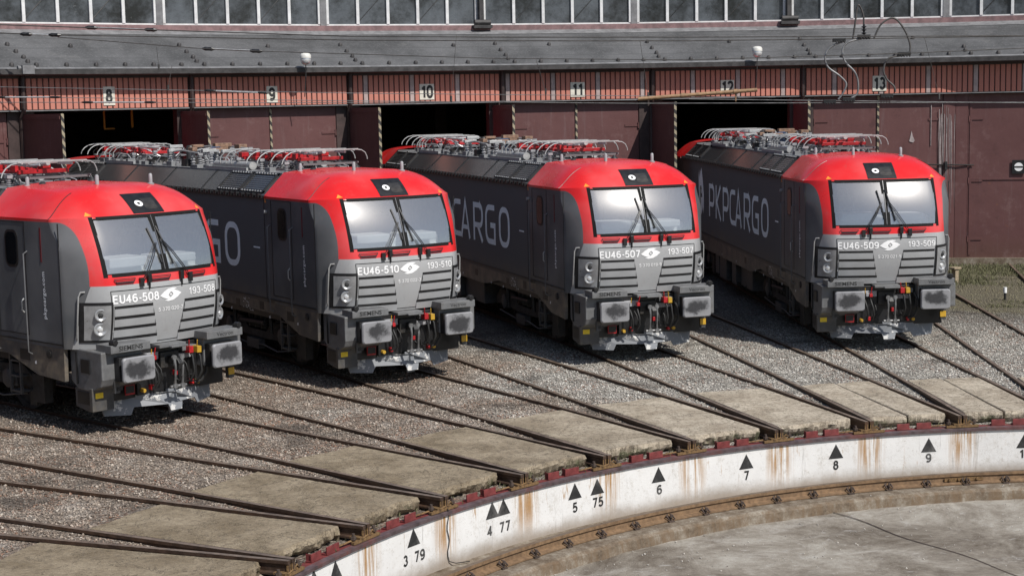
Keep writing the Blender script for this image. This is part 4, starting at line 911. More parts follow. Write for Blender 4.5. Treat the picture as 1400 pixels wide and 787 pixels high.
def cab_shell(name, parent, windows=True):
    mb = MB(); zi0, zi1 = ZS.index(2.53), ZS.index(3.42)
    for i in range(len(ZS)-1):
        for j in range(len(XF)-1):
            if zi0 <= i < zi1 and abs(XF[j]) <= 1.05 and abs(XF[j+1]) <= 1.05: continue
            q = []
            for (x, z) in ((XF[j], ZS[i]), (XF[j+1], ZS[i]), (XF[j+1], ZS[i+1]), (XF[j], ZS[i+1])):
                zz = min(z, zf(x)) if z == 3.44 else min(z, zf(x)-.001) if z > 3.41 else z
                q.append((x, Fx(x, z), zz))
            mb.add(q, [(0, 1, 2, 3)])
    G = []
    for x in XF:
        row = []; yf = Fx(x, 3.44); z0_ = zf(x)
        for s in [0, .04, .09, .15, .22, .3, .4, .5, .62, .75, .88, 1.0]:
            e = 1-(1-s)**2.3; zt = zrr(x, yf+1.1*s); row.append((x, yf+1.1*s, z0_+(zt-z0_)*e))
        for s in (.15, .33, .5, .66, 1): yy = yf+1.1+(YB-yf-1.1)*s; row.append((x, yy, zrr(x, yy)))
        G.append(row)
    mb.grid(G)
    for sx in (-1, 1):
        G = []
        for z in ZS:
            zz = min(z, zf(1.5)) if z == 3.44 else min(z, zf(1.5)-.001) if z > 3.41 else z
            y_ = Fx(1.5, z); G.append([(sx*1.5, y_+(YB-y_)*t, zz) for t in (0, .02, .25, .5, .75, 1)])
        mb.grid(G if sx > 0 else [r[::-1] for r in G])
    mb.add([(x, Fx(x, 1.34), 1.34) for x in XF]+[(1.5, YB, 1.34), (-1.5, YB, 1.34)], [tuple(range(len(XF)+2))])
    import bmesh
    o = mb.build(name, 'cab', parent, recalc=False); b = bmesh.new(); b.from_mesh(o.data); bmesh.ops.remove_doubles(b, verts=b.verts, dist=.0012); bmesh.ops.recalc_face_normals(b, faces=b.faces)
    b.to_mesh(o.data); b.free(); o.data.polygons.foreach_set('use_smooth', [True]*len(o.data.polygons)); o.data.set_sharp_from_angle(angle=math.radians(32)); return o
def fpatch(mb, x0, x1, z0, z1, off=.004, nx=6, nz=3, th=0, sh0=0, sh1=0, depth=0):
    """surface-conforming patch; sh0/sh1 slant x with z"""
    G = []; bulge = .03 if off < 0 else 0
    for i in range(nz+1):
        z = z0+(z1-z0)*i/nz; t = i/nz; a = x0+sh0*t; b = x1+sh1*t
        G.append([((a+(b-a)*j/nx), Fx(a+(b-a)*j/nx, z)-off-bulge*math.sin(PI*t), z) for j in range(nx+1)])
    mb.grid(G)
    if depth:
        for row in (G[0], G[-1]): mb.grid([row, [(p[0], p[1]+depth, p[2]) for p in row]])
        for e in (0, -1): c = [g[e] for g in G]; mb.grid([c, [(p[0], p[1]+depth, p[2]) for p in c]])
def fline(mb, pts, w, off=.005, n=8):
    pts = [Vector((x, 0, z)) for x, z in pts]
    for a, b in zip(pts, pts[1:]):
        d = (b-a).normalized(); nrm = Vector((-d.z, 0, d.x))*w/2; m = max(1, int((b-a).length/.08))
        for i in range(m):
            q = [a+(b-a)*i/m-nrm, a+(b-a)*(i+1)/m-nrm, a+(b-a)*(i+1)/m+nrm, a+(b-a)*i/m+nrm]
            mb.add([(p.x, Fx(p.x, p.z)-off, p.z) for p in q], [(0, 1, 2, 3)])
LOGO = [(-1, -.06), (-.62, .34), (-.22, .62), (.25, .70), (.62, .60), (.22, .42), (-.06, .22), (-.24, -.02), (-.14, -.20), (.04, -.42), (-.40, -.44), (-.72, -.28)]
def ear(mb, poly, fn):
    from mathutils.geometry import tessellate_polygon
    tr = tessellate_polygon([[Vector((u, v, 0)) for u, v in poly]]); mb.add([fn(u, v) for u, v in poly], [tuple(t) for t in tr])
def logo(mb, fn):
    ear(mb, LOGO, fn); ear(mb, [(-u, -v) for u, v in LOGO], fn)
    ear(mb, [(-.10, 0), (0, .12), (.10, 0), (0, -.12)], fn)
W_, H_ = .66, .78   # letter cell between stroke centres
def letter(mb, ch, x, fn0, w=.125):
    fn = lambda u, v: fn0(x+u, v); r = .2
    if ch == 'O': stroke(mb, rrect(0, W_, 0, H_, .26), w, fn, True)
    if ch == 'G': stroke(mb, [(W_, H_)] + arcp(.24, H_-.24, .24, 90, 180) + arcp(.24, .24, .24, 180, 270) + [(W_, 0), (W_, H_*.48), (W_*.5, H_*.48)], w, fn)
    if ch == 'C': stroke(mb, [(W_, H_)] + arcp(.24, H_-.24, .24, 90, 180) + arcp(.24, .24, .24, 180, 270) + [(W_, 0)], w, fn)
    if ch == 'P': stroke(mb, [(0, -w/2), (0, H_), (W_-.2, H_)] + arcp(W_-.2, H_-.2, .2, 90, 0) + arcp(W_-.2, H_*.36+.2, .2, 0, -90) + [(w/2, H_*.36)], w, fn)
    if ch == 'R': stroke(mb, [(0, -w/2), (0, H_), (W_-.2, H_)] + arcp(W_-.2, H_-.2, .2, 90, 0) + arcp(W_-.2, H_*.40+.2, .2, 0, -90) + [(w/2, H_*.40)], w, fn); stroke(mb, [(W_*.45, H_*.38), (W_, -w/2)], w, fn)
    if ch == 'A': stroke(mb, [(-.02, -w/2), (W_*.5, H_+w*.3), (W_+.02, -w/2)], w, fn); stroke(mb, [(.12, .2), (W_-.12, .2)], w*.85, fn)
    if ch == 'K': stroke(mb, [(0, -w/2), (0, H_+w/2)], w, fn); stroke(mb, [(W_-.04, H_+w/2), (.09, H_*.5), (W_, -w/2)], w, fn)

def build_loco():
    t = empty('electric_locomotive')
    B = lambda mb, name, mat, par=t, **kw: mb.build(name, mat, par, **kw)
    # ---------------- shells
    cab_shell('cab_shell', t)
    rear = cab_shell('cab_shell', t); rear.rotation_euler = (0, 0, PI); rear.location = (0, LEN, 0)
    mb = MB(); y1, y2 = YB, LEN-YB
    for sx in (-1, 1):
        G = []
        for z in (1.34, 1.8, 2.3, 2.9, 3.40): G.append([(sx*1.5, y1+(y2-y1)*i/24, z) for i in range(25)])
        mb.grid(G if sx > 0 else [r[::-1] for r in G])
    B(mb, 'body_side', 'side')
    # body side lower fillet line
    mb = MB()
    for sx in (-1, 1):
        mb.box(min(sx*1.497, sx*1.515), max(sx*1.497, sx*1.515), 1.18, LEN-1.18, 1.395, 1.415)
        for y in (3.4, LEN-3.4): mb.box(min(sx*1.49, sx*1.506), max(sx*1.49, sx*1.506), y-.008, y+.008, 1.4, 3.42)
        mb.box(min(sx*1.49, sx*1.505), max(sx*1.49, sx*1.505), 1.165, 1.18, 1.36, 3.36)
    for sx in (-1, 1):
        def zz_(x, y): q = min(1, (y-Fx(x, 3.44))/1.1); e = 1-(1-q)**2.3; return zf(x)+(zrr(x, y)-zf(x))*e
        P = [(sx*x, 1.43+.30*(1.5-x), zz_(x, 1.43+.30*(1.5-x))+.002) for x in (1.5, 1.46, 1.4, 1.34, 1.28, 1.22, 1.16, 1.1, 1.05, 1.0, .95)]
        mb.tube(P, .007, 5)
    B(mb, 'panel_joint', 'black')
    # seam ledge with bolts
    mb = MB()
    for sx in (-1, 1):
        a, b = sorted((sx*1.46, sx*1.55)); mb.box(a, b, y1+.02, y2-.02, 3.375, 3.435)
        yy = y1+.1
        while yy < y2: mb.box(*sorted((sx*1.50, sx*1.575)), yy, yy+.10, 3.39, 3.47); yy += .27
    B(mb, 'roof_seam', 'black')
    mb = MB()
    for sx in (-1, 1):
        yy = y1+.05
        while yy < y2: mb.box(*sorted((sx*1.548, sx*1.56)), yy+.16, yy+.20, 3.395, 3.42); yy += .27
    B(mb, 'seam_bolt_row', 'silver')
    # slanted roof panels
    mb = MB()
    for sx in (-1, 1):
        G = [[(sx*(1.49+(1.05-1.49)*u), y1+(y2-y1)*i/30, 3.43+(3.85-3.43)*u) for i in range(31)] for u in (0, .5, 1)]; mb.grid(G if sx > 0 else [r[::-1] for r in G])
    B(mb, 'roof_slant_panel', 'slant')
    mb = MB()
    def sl(sx, y, u, o): return (sx*(1.49-.44*u+.69*o), y, 3.43+.42*u+.72*o)
    for sx in (-1, 1):
        for y in (6.7, 9.1, 11.6): P = [sl(sx, y+a, u, o) for a in (-.01, .01) for u in (0, 1) for o in (0, .015)]; mb.add(P, [(1, 3, 7, 5), (0, 1, 5, 4), (0, 2, 3, 1), (4, 5, 7, 6)])
    B(mb, 'slant_panel_joint', 'black')
    for sx in (-1, 1):
        for yv in (3.52, 4.72, LEN-5.92+.02, LEN-4.72):
            mb = MB()
            def fr(ya, yb, ua, ub, o0, o1):
                P = [sl(sx, y, u, o) for y in (ya, yb) for u in (ua, ub) for o in (o0, o1)]; mb.add(P, [(0,1,3,2),(4,6,7,5),(0,4,5,1),(2,3,7,6),(0,2,6,4),(1,5,7,3)])
            fr(yv, yv+1.14, .10, .18, 0, .03); fr(yv, yv+1.14, .86, .96, 0, .03); fr(yv, yv+.07, .10, .96, 0, .032); fr(yv+1.07, yv+1.14, .10, .96, 0, .032)
            o = B(mb, 'roof_vent', 'dark_steel'); mb = MB(); fr(yv+.06, yv+1.08, .17, .88, .0, .012)
            for q in range(7): fr(yv+.06, yv+1.08, .22+.09*q, .25+.09*q, .012, .02)
            B(mb, 'vent_grille', 'slant', o)
            mb = MB()
            for q in range(8): fr(yv+.1+.13*q, yv+.13+.13*q, .885, .93, .03, .042); fr(yv+.1+.13*q, yv+.13+.13*q, .115, .16, .03, .042)
            B(mb, 'vent_screw_row', 'silver', o)
    mb = MB(); mb.box(-1.08, 1.08, YB-.0, LEN-YB, 3.80, 3.855)
    for y in (5.9, 8.3, 10.7, 13.1): mb.box(-1.06, 1.06, y-.02, y+.02, 3.855, 3.875)
    B(mb, 'roof_deck', 'deck')
    # ---------------- front
    mb = MB(); fpatch(mb, -1.045, -.03, 2.535, 3.415, -.018, 16, 16); B(mb, 'windshield_pane', 'windshield', smooth=60)
    mb = MB(); fpatch(mb, .03, 1.045, 2.535, 3.415, -.018, 16, 16); B(mb, 'windshield_pane', 'windshield', smooth=60)
    mb = MB()
    for (a, b, c, d) in ((-1.09, 1.09, 2.49, 2.545), (-1.09, 1.09, 3.40, 3.445), (-1.095, -1.035, 2.49, 3.445), (1.035, 1.095, 2.49, 3.445), (-.064, .064, 2.5, 3.44)):
        fpatch(mb, a, b, c, d, .006, 14 if b-a > 1 else 1, 10 if d-c > .5 else 1, depth=.03)
    B(mb, 'windshield_frame', 'matt_black')
    mb = MB(); fpatch(mb, -.018, -.008, 2.55, 3.42, .012, 1, 8, depth=.01); B(mb, 'centre_trim', 'rail_grey')
    mb = MB(); mb.prism([(-1.4, 1.4), (1.4, 1.4), (1.4, 3.38), (1.0, 3.74), (-1.0, 3.74), (-1.4, 3.38)], 2.6, 2.64, lambda u, v, a: (u, a, v)); mb.box(-1.0, 1.0, .60, 2.6, 1.4, 1.44); mb.box(-1.43, -1.40, 1.35, 2.6, 1.4, 3.34); mb.box(1.40, 1.43, 1.35, 2.6, 1.4, 3.34)
    B(mb, 'cab_interior', 'interior')
    mb = MB(); mb.prism([(.52, 2.50), (1.0, 2.50), (1.0, 2.66), (1.35, 2.70), (1.55, 2.64), (1.55, 1.6), (.52, 1.6)], -1.03, 1.03, lambda u, v, a: (a, u, v)); mb.box(-.85, -.12, .74, 1.3, 2.60, 2.76); mb.box(.12, .85, .74, 1.3, 2.60, 2.74)
    B(mb, 'driver_desk', 'desk', bevel=.02)
    for sx in (-.5, .5): mb = MB(); mb.box(sx-.24, sx+.24, 2.05, 2.17, 2.3, 3.02); mb.box(sx-.12, sx+.12, 2.05, 2.15, 3.04, 3.2); B(mb, 'driver_seat', 'dark_steel', bevel=.04)
    # display box above windshield
    def top(x, s, off=.006): yf = Fx(x, 3.44); e = 1-(1-s)**2.3; z_ = zf(x)+(zrr(x, yf+1.1*s)-zf(x))*e; return (x, yf+1.1*s-off*.7, z_+off)
    mb = MB(); G = [[top(-.30+.60*j/4 + (0.0), .012+.36*i/6) for j in range(5)] for i in range(7)]
    mb.grid(G); d = B(mb, 'destination_display', 'black', smooth=50)
    mb = MB(); mb.grid([[top(-.02+.24*j/3, .06+.19*i/3, .009) for j in range(4)] for i in range(4)]); B(mb, 'display_window', 'dark_steel', d)
    c0 = Vector(top(-.11, .15, .012)); nn = Vector((0, -.62, .78)); e1 = Vector((1, 0, 0)); e2 = nn.cross(e1)
    def disc(mb, r0, r1, h): # annulus
        vs = []
        for j in range(24): a = TAU*j/24; dv = e1*math.cos(a)+e2*math.sin(a); vs += [c0+dv*r0+nn*h, c0+dv*r1+nn*h, c0+dv*r1+nn*0]
        mb.add(vs, [(3*j, 3*j+1, 3*((j+1) % 24)+1, 3*((j+1) % 24)) for j in range(24)]+[(3*j+1, 3*j+2, 3*((j+1) % 24)+2, 3*((j+1) % 24)+1) for j in range(24)])
    mb = MB(); disc(mb, .028, .074, .012); B(mb, 'top_lamp', 'white', d)
    mb = MB()
    for sx in (-1, 1):
        for q in ((-1.0, .03), ): mb.add([top(sx*1.02, .03, .004), top(sx*1.13, .02, .004), top(sx*1.075, .10, .004)], [(0, 1, 2)])
        mb.add([(sx*1.503, 3.28, 3.30), (sx*1.503, 3.36, 3.30), (sx*1.503, 3.34, 3.40)], [(0, 1, 2)])
    B(mb, 'warning_triangle', 'orange_mark', recalc=False)
    # grey nose panel
    mb = MB(); fline(mb, [(-1.0, 1.38), (-1.03, 2.27), (1.03, 2.27), (1.0, 1.38), (-1.0, 1.38)], .012, .004)
    for sx in (-1, 1): fline(mb, [(sx*.99, 2.02), (sx*.32, 2.02), (sx*.20, 1.38)], .010, .004)
    B(mb, 'nose_hatch_outline', 'black')
    for sx in (-1, 1):
        for i in range(4):
            z = 2.005-.172*i; xi = .31-.035*i; mb = MB(); a, b = sorted((sx*.985, sx*xi)); sh = sx*-.008
            fpatch(mb, a, b, z-.022, z+.022, .0045, 8, 1); o = B(mb, 'grille_slot', 'black')
            mb = MB(); fpatch(mb, a+(.0), b, z-.145, z-.026, .014, 8, 2, depth=.014); B(mb, 'grille_slat', 'panel_grey', o)
    # headlights
    for sx in (-1, 1):
        mb = MB(); a, b = sorted((sx*1.01, sx*1.375)); fpatch(mb, a, b, 1.45, 2.10, .022, 16, 6, depth=.03)
        o = B(mb, 'headlight', 'black', smooth=40)
        mb = MB(); a, b = sorted((sx*1.045, sx*1.335)); fpatch(mb, a, b, 1.49, 2.05, .027, 16, 6); B(mb, 'housing', 'housing', o, smooth=40)
        for zc, rr, mt in ((1.90, .085, 'dark_steel'), (1.67, .092, 'alu')):
            xc = sx*1.175; pc = Vector((xc, Fx(xc, zc)-.027, zc)); n_ = Vector((sx*.45, -1, .0)).normalized(); e1_ = Vector((-n_.y, n_.x, 0)); e2_ = Vector((0, 0, 1))
            mb = MB(); prof = [(1.15, -.01), (1.15, .022), (.98, .026), (.55, .006), (.45, .01), (.40, .028), (.0, .034)]; vs = []; m_ = 20
            for r_, h_ in prof:
                for j in range(m_): a_ = TAU*j/m_; vs.append(pc+(e1_*math.cos(a_)+e2_*math.sin(a_))*rr*r_+n_*h_)
            mb.add(vs, [(i*m_+j, i*m_+(j+1) % m_, (i+1)*m_+(j+1) % m_, (i+1)*m_+j) for i in range(len(prof)-1) for j in range(m_)]); mb.mi = [0]*(3*m_)+[1]*(len(mb.f)-3*m_)
            B(mb, 'lamp', ['housing', 'dark_steel' if mt == 'dark_steel' else 'lamp_glass'], o, smooth=40)
        mb = MB(); xx = sx*1.405; pts = [(sx*1.395, Fx(1.39, 1.52), 1.50), (sx*1.42, Fx(1.39, 1.55)-.045, 1.54), (sx*1.40, Fx(1.37, 2.2)-.05, 2.2), (sx*1.37, Fx(1.35, 2.27)-.035, 2.27), (sx*1.31, Fx(1.31, 2.27), 2.27)]
        mb.tube(pts, .014, 6); B(mb, 'corner_handrail', 'alu', smooth=60)
    # grab bars and wiper boxes on the red strip
    for (a, b) in ((-.96, -.60), (-.33, .06), (.42, .80)):
        mb = MB(); fline(mb, [(a, 2.455), (b, 2.455)], .014, .03); fline(mb, [(a+.03, 2.405), (b-.03, 2.405)], .016, .03); fline(mb, [(a, 2.455), (a+.03, 2.405)], .014, .03); fline(mb, [(b, 2.455), (b-.03, 2.405)], .014, .03); fpatch(mb, a+.03, b-.03, 2.39, 2.41, .034, 3, 1, depth=.034)
        B(mb, 'step_bar', 'black')
    for x in (-.36, .27):
        mb = MB(); y_ = Fx(x, 2.4); mb.box(x-.035, x+.035, y_-.06, y_, 2.36, 2.50); mb.box(x-.012, x+.012, y_-.05, y_-.02, 2.26, 2.36); B(mb, 'wiper_motor', 'black', bevel=.008)
    for pts, bl in ((((-.50, 2.36), (-.10, 2.98)), ((-.17, 3.22), (-.06, 2.66))), (((.45, 2.36), (.03, 3.02)), ((-.0, 3.24), (.16, 2.62)))):
        P3 = lambda x, z, o: (x, Fx(x, z)-o, z)
        mb = MB(); (xa, za), (xb, zb) = pts
        for dx in (-.018, .018):
            mb.tube([P3(xa+dx, za, .03), P3(xa+(xb-xa)*.3+dx, za+(zb-za)*.3, .075), P3(xa+(xb-xa)*.7+dx, za+(zb-za)*.7, .08), P3(xb+dx*.6, zb, .05)], .008, 6)
        mb.box(xa-.035, xa+.035, Fx(xa, za)-.05, Fx(xa, za), za-.05, za+.09)
        o = B(mb, 'wiper_arm', 'black'); mb = MB(); (xa, za), (xb, zb) = bl; mb.tube([P3(xa+(xb-xa)*i/8, za+(zb-za)*i/8, .022) for i in range(9)], .017, 6); B(mb, 'wiper_blade', 'black', o)
    # ---------------- writing common to all
    mb = MB(); logo(mb, lambda u, v: (.035+u*.21, Fx(.035+u*.21, 2.13+v*.155)-.006, 2.13+v*.155)); B(mb, 'front_emblem', 'white', recalc=False)
    sf = lambda a, b: (-1.505, a, b)
    xx = 12.02
    mb = MB(); yy = 12.08
    for i, ch in enumerate('PKPCARGO'):
        st = [12.06, 11.08, 10.07, 9.14, 8.42, 7.36, 6.40, 5.36][i]
        letter(mb, ch, 0, lambda u, v, st=st: (-1.504, st-u, 2.00+v), .125)
    B(mb, 'side_lettering', 'letter', recalc=False)
    mb = MB(); logo(mb, lambda u, v: (-1.504, 13.35-(u*.10-v*.62)*1.0, 2.55+(u*.66+v*.35))); B(mb, 'side_emblem', 'letter', recalc=False)
    text_obj('side_web_address', 'pkpcargo.com', .125, lambda u, v: (-1.505, 1.66+v, 2.18+u), 'letter', t, bold=.002, width=1.1)
    # side details
    for sx in (-1, 1):
        X = lambda a, b: sorted((sx*a, sx*b))
        mb = MB()
        for (ya, yb, za, zb) in ((2.17, 2.185, 1.5, 3.36), (3.07, 3.085, 1.5, 3.36), (2.17, 3.085, 1.49, 1.505), (2.17, 3.085, 3.35, 3.36)): mb.box(*X(1.49, 1.506), ya, yb, za, zb)
        d = B(mb, 'cab_door', 'black')
        def rr2(y0_, y1_, z0_, z1_, r, xo, xi, mat, nm, par):
            mb = MB(); mb.prism(rrect(y0_, y1_, z0_, z1_, r), sx*xo, sx*xi, lambda u, v, a: (a, u, v)); return B(mb, nm, mat, par)
        rr2(2.39, 2.79, 2.60, 3.22, .13, 1.508, 1.495, 'black', 'window_seal', d); rr2(2.43, 2.75, 2.64, 3.18, .10, 1.512, 1.50, 'dark_glass', 'window', d)
        mb = MB(); mb.tube([(sx*1.51, 2.28, 1.86), (sx*1.55, 2.28, 1.9), (sx*1.55, 2.28, 2.05), (sx*1.51, 2.28, 2.09)], .012, 6); B(mb, 'handle', 'alu', d)
        for yy in (2.12, 3.12):
            mb = MB(); mb.tube([(sx*1.5, yy, 2.88), (sx*1.57, yy, 2.84), (sx*1.57, yy, 1.35), (sx*1.57, yy, 1.22), (sx*1.5, yy, 1.18)], .012, 6); B(mb, 'door_handrail', 'rail_grey', smooth=60)
        mb = MB(); mb.box(*X(1.50, 1.505), 1.68, 1.72, 2.72, 3.28); B(mb, 'red_line_marking', 'maroon_line')
        mb = MB(); mb.box(*X(1.50, 1.507), 3.66, 3.96, 2.38, 2.41); B(mb, 'lining_dash', 'letter')
        mb = MB(); mb.lathe([(.035, sx*1.49), (.035, sx*1.55)], (0, 3.30, 3.12), 'x', 10); B(mb, 'side_lamp', 'insul')
        # lower frame skirt
        prof = [(1.18, 1.39), (LEN-1.18, 1.39), (LEN-1.2, 1.0), (LEN-2.1, 1.0), (LEN-2.9, 1.12), (LEN-5.6, 1.14), (LEN-6.4, 1.0), (LEN-6.8, .96), (6.8, .96), (6.4, 1.0), (5.6, 1.14), (2.9, 1.12), (2.45, .98), (2.0, .84), (1.2, .80)]
        mb = MB(); mb.prism(prof, sx*1.49, sx*1.42, lambda u, v, a: (a, u, v)); B(mb, 'frame_skirt', 'skirt', bevel=.006)
        for (ya, yb, za, zb) in ((2.22, 2.52, 1.06, 1.24), (3.6, 3.8, 1.16, 1.32), (4.8, 4.98, 1.12, 1.27), (7.2, 7.4, 1.1, 1.25)): mb = MB(); mb.box(*X(1.40, 1.494), ya, yb, za, zb); B(mb, 'frame_recess', 'black')
        mb = MB(); mb.lathe([(.07, sx*1.49), (.07, sx*1.51), (.045, sx*1.515)], (0, 1.62, 1.22), 'x', 14); B(mb, 'filler_cap', 'dark_steel', smooth=40)
        # buffer beam box with step recesses
        mb = MB(); mb.prism([(.30, 1.34), (1.19, 1.36), (1.19, .82), (1.0, .70), (.62, .68), (.36, .78), (.30, .9)] if sx < 0 else [(.30, 1.34), (1.19, 1.36), (1.19, .98), (.9, .84), (.30, .86)], sx*1.38, sx*.60, lambda u, v, a: (a, u, v)); B(mb, 'buffer_housing', 'box_grey', bevel=.02)
        mb = MB(); mb.box(*X(1.38, 1.405), .62, .86, .98, 1.20); mb.box(*X(1.38, 1.405), .98, 1.0, .78, 1.3); B(mb, 'step_recess', 'black')
        if sx < 0:
         mb = MB(); mb.prism([(.62, .72), (1.12, .72), (1.12, .40), (.72, .34), (.62, .42)], sx*1.36, sx*1.02, lambda u, v, a: (a, u, v)); mb.box(*X(1.0, 1.40), .58, .66, .36, .74); B(mb, 'lower_step_box', 'frame_grey', bevel=.008)
        if sx < 0:
         mb = MB(); mb.box(*X(1.35, 1.372), .70, 1.04, .46, .66); B(mb, 'lower_step_recess', 'black')
         mb = MB(); mb.box(*X(1.34, 1.20), .572, .579, .57, .66); B(mb, 'yellow_sticker', 'sticker')
        mb = MB(); mb.box(*X(.56, 1.30), .14, .56, 1.325, 1.455); B(mb, 'buffer_cover', 'box_grey', bevel=.008)
        mb = MB(); mb.lathe([(.13, .10), (.13, .35), (.17, .35), (.17, .4)], (sx*.875, 0, 1.05), 'y', 20); mb.box(*X(.62, 1.15), .16, .34, .86, 1.24); b_ = B(mb, 'buffer', 'dark_steel', smooth=40)
        mb = MB(); hp = rrect(-.30, .30, -.20, .20, .055); n = len(hp)
        vs = [(u*.94, -.0-.0, v*.92) for u, v in hp]+[(u, .02, v) for u, v in hp]+[(u, .055, v) for u, v in hp]
        mb.add(vs, [tuple(range(n))]+[(i, (i+1) % n, (i+1) % n+n, i+n) for i in range(n)]+[(i+n, (i+1) % n+n, (i+1) % n+2*n, i+2*n) for i in range(n)]+[tuple(range(3*n-1, 2*n-1, -1))])
        B(mb, 'buffer_head', 'buffer', b_, loc=(sx*.875, 0.0, 1.05))
        mb = MB(); mb.tube([(sx*1.22, .22, 1.50), (sx*1.22, .12, 1.50)], .05, 8); mb.box(*X(1.18, 1.26), .14, .26, 1.455, 1.51); B(mb, 'uncoupling_knob', 'black', bevel=.006)
        mb = MB(); mb.box(*X(1.06, 1.16), .24, .34, .60, .86) if sx > 0 else mb.box(*X(1.06, 1.16), .30, .36, .66, .86); B(mb, 'bracket_plate', 'frame_grey')
        mb = MB(); mb.box(*X(1.04, 1.16), .225, .238, .66, .78) if sx > 0 else mb.box(*X(1.02, 1.12), .286, .298, .70, .76); B(mb, 'yellow_plate', 'yellow' if sx > 0 else 'dark_steel')
    text_obj('cover_lettering', 'SIEMENS', .105, lambda u, v: (-.93+u*1.15, .136, 1.39+v), 'stencil', t, bold=.002)
    text_obj('cover_lettering', 'Vectron', .095, lambda u, v: (.93+u*1.1, .136, 1.39+v), 'stencil', t)
    mb = MB(); mb.box(-.6, .6, .50, .60, .52, 1.30); mb.box(-1.2, 1.2, .60, .68, .48, 1.33); B(mb, 'buffer_beam', 'black', bevel=.01)
    mb = MB(); mb.box(-.30, .22, .26, .52, 1.28, 1.33); mb.box(-.12, .20, .18, .3, 1.27, 1.30); mb.box(.22, .52, .38, .5, 1.16, 1.24); B(mb, 'front_step_plate', 'box_grey', bevel=.006)
    mb = MB(); mb.box(.18, .50, .44, .50, 1.03, 1.12); mb.box(-.5, -.2, .45, .5, 1.08, 1.2); mb.box(-.47, -.40, .3, .5, 1.1, 1.18); B(mb, 'socket_box', 'insul', bevel=.01)
    # coupling
    mb = MB(); mb.prism([(.50, 1.12), (.16, 1.10), (.10, 1.02), (.12, .92), (.2, .88), (.24, .93), (.20, .98), (.26, 1.0), (.50, .98)], -.05, .05, lambda u, v, a: (a, u, v)); mb.box(-.18, .18, .42, .52, .92, 1.18); B(mb, 'coupling_hook', 'dark_steel', bevel=.01)
    mb = MB()
    for x in (-.085, .06): mb.tube([(x, .16, 1.12), (x, .12, .95), (x, .15, .70), (x+.03, .2, .60)], [.03, .02, .02, .032], 8); mb.lathe([(.045, -.02), (.045, .02)], (x, .15, 1.10), 'y', 10); mb.lathe([(.042, -.02), (.042, .02)], (x+.01, .16, .63), 'y', 10)
    mb.tube([(-.16, .19, .62), (.16, .19, .62)], .026, 8); B(mb, 'screw_coupling', 'coupl', smooth=50)
    for x, c, z in ((.32, 'red_comp', 1.2), (.43, 'yellow', 1.19), (-.33, 'red_comp', 1.16), (-.42, 'yellow', 1.16)):
        mb = MB(); mb.tube([(x, .46, z), (x+.01, .34, z-.01), (x+.03, .28, z-.12), (x+.05, .26, z-.36), (x+.02, .32, z-.52), (x-.06, .4, z-.55), (x-.10, .36, z-.42)] if x > 0 else [(x, .46, z-.1), (x, .34, z-.14), (x+.03, .28, z-.3), (x+.05, .3, z-.45), (x+.02, .36, z-.55)], .02, 7)
        h = B(mb, 'brake_hose', 'hose', smooth=60); mb = MB()
        if x > 0: mb.box(x-.04, x+.045, .26, .40, z-.06, z+.05); mb.tube([(x-.02, .3, z+.03), (x-.04, .26, z+.16)], .012, 5)
        elif c == 'red_comp': mb.box(x-.03, x+.03, .28, .38, z-.07, z+.0); mb.tube([(x-.0, .3, z), (x+.02, .28, z+.13)], .011, 5)
        else: mb.tube([(x, .3, z), (x, .28, z+.12)], .01, 5)
        B(mb, 'hose_cock', c, h, bevel=.006)
    mb = MB()
    for x, z in ((.44, .60), (-.36, .62), (.12, .8)): mb.box(x-.025, x+.025, .42, .5, z-.03, z+.05)
    B(mb, 'red_valve', 'red_comp', bevel=.005)
    mb = MB()
    for x, z in ((.55, .60), (-.52, .60)): mb.lathe([(.035, .42), (.035, .5)], (x, 0, z), 'y', 8)
    B(mb, 'yellow_valve', 'yellow')
    mb = MB(); mb.box(-.84, -.66, .49, .51, .56, .72); B(mb, 'red_frame_plate', 'red_comp'); mb = MB(); mb.box(-.83, -.67, .482, .492, .59, .71); B(mb, 'black_plate', 'black')
    for x in (.18, .30, -.22): mb = MB(); mb.tube([(x, .5, 1.0), (x+.02, .4, .9), (x+.04, .38, .75), (x+.02, .45, .66), (x-.02, .5, .7)], .013, 6); B(mb, 'thin_hose', 'hose', smooth=60)
    mb = MB(); mb.tube([(.55, .34, 1.15), (.62, .3, 1.0), (.62, .3, .8), (.56, .36, .66), (.46, .42, .62)], .026, 8); B(mb, 'thick_hose', 'hose', smooth=60)
    # plough
    bot = [(-1.10, .42), (-1.06, .22), (-.70, .21), (-.64, .33), (-.12, .33), (-.09, .22), (.13, .22), (.17, .33), (.52, .33), (.58, .23), (1.04, .24), (1.10, .44)]
    topl = [(-1.10, .58), (-.4, .53), (0, .52), (.4, .53), (1.10, .58)]
    mb = MB(); poly = bot+topl[::-1]; fy = lambda x: .38+.44*abs(x)**1.4
    mb.prism(poly, 0, .03, lambda u, v, a: (u, fy(u)+a-(.55-v)*.25, v)); B(mb, 'rail_guard_plough', 'plough')
    mb = MB(); mb.prism([(-.09, .56), (.10, .56), (.10, .18), (-.06, .17)], 0, .04, lambda u, v, a: (u, .42+a-(.5-v)*.1, v)); mb.box(.04, .08, .45, .6, .22, .5); B(mb, 'centre_bracket', 'plough', bevel=.006)
    mb = MB(); mb.box(-1.0, 1.0, 1.1, 1.2, .42, .55); mb.box(-.4, .4, .68, 1.1, .46, .52); B(mb, 'plough_beam', 'black')
    # steps under cab door
    for sx in (-1, 1):
        X = lambda a, b: sorted((sx*a, sx*b)); mb = MB()
        for yy in (2.72, 3.04): mb.box(*X(1.36, 1.40), yy-.02, yy+.02, .42, 1.12)
        for zz in (.46, .72, .98): mb.box(*X(1.22, 1.40), 2.72, 3.04, zz-.015, zz+.015)
        B(mb, 'access_ladder', 'frame_grey')
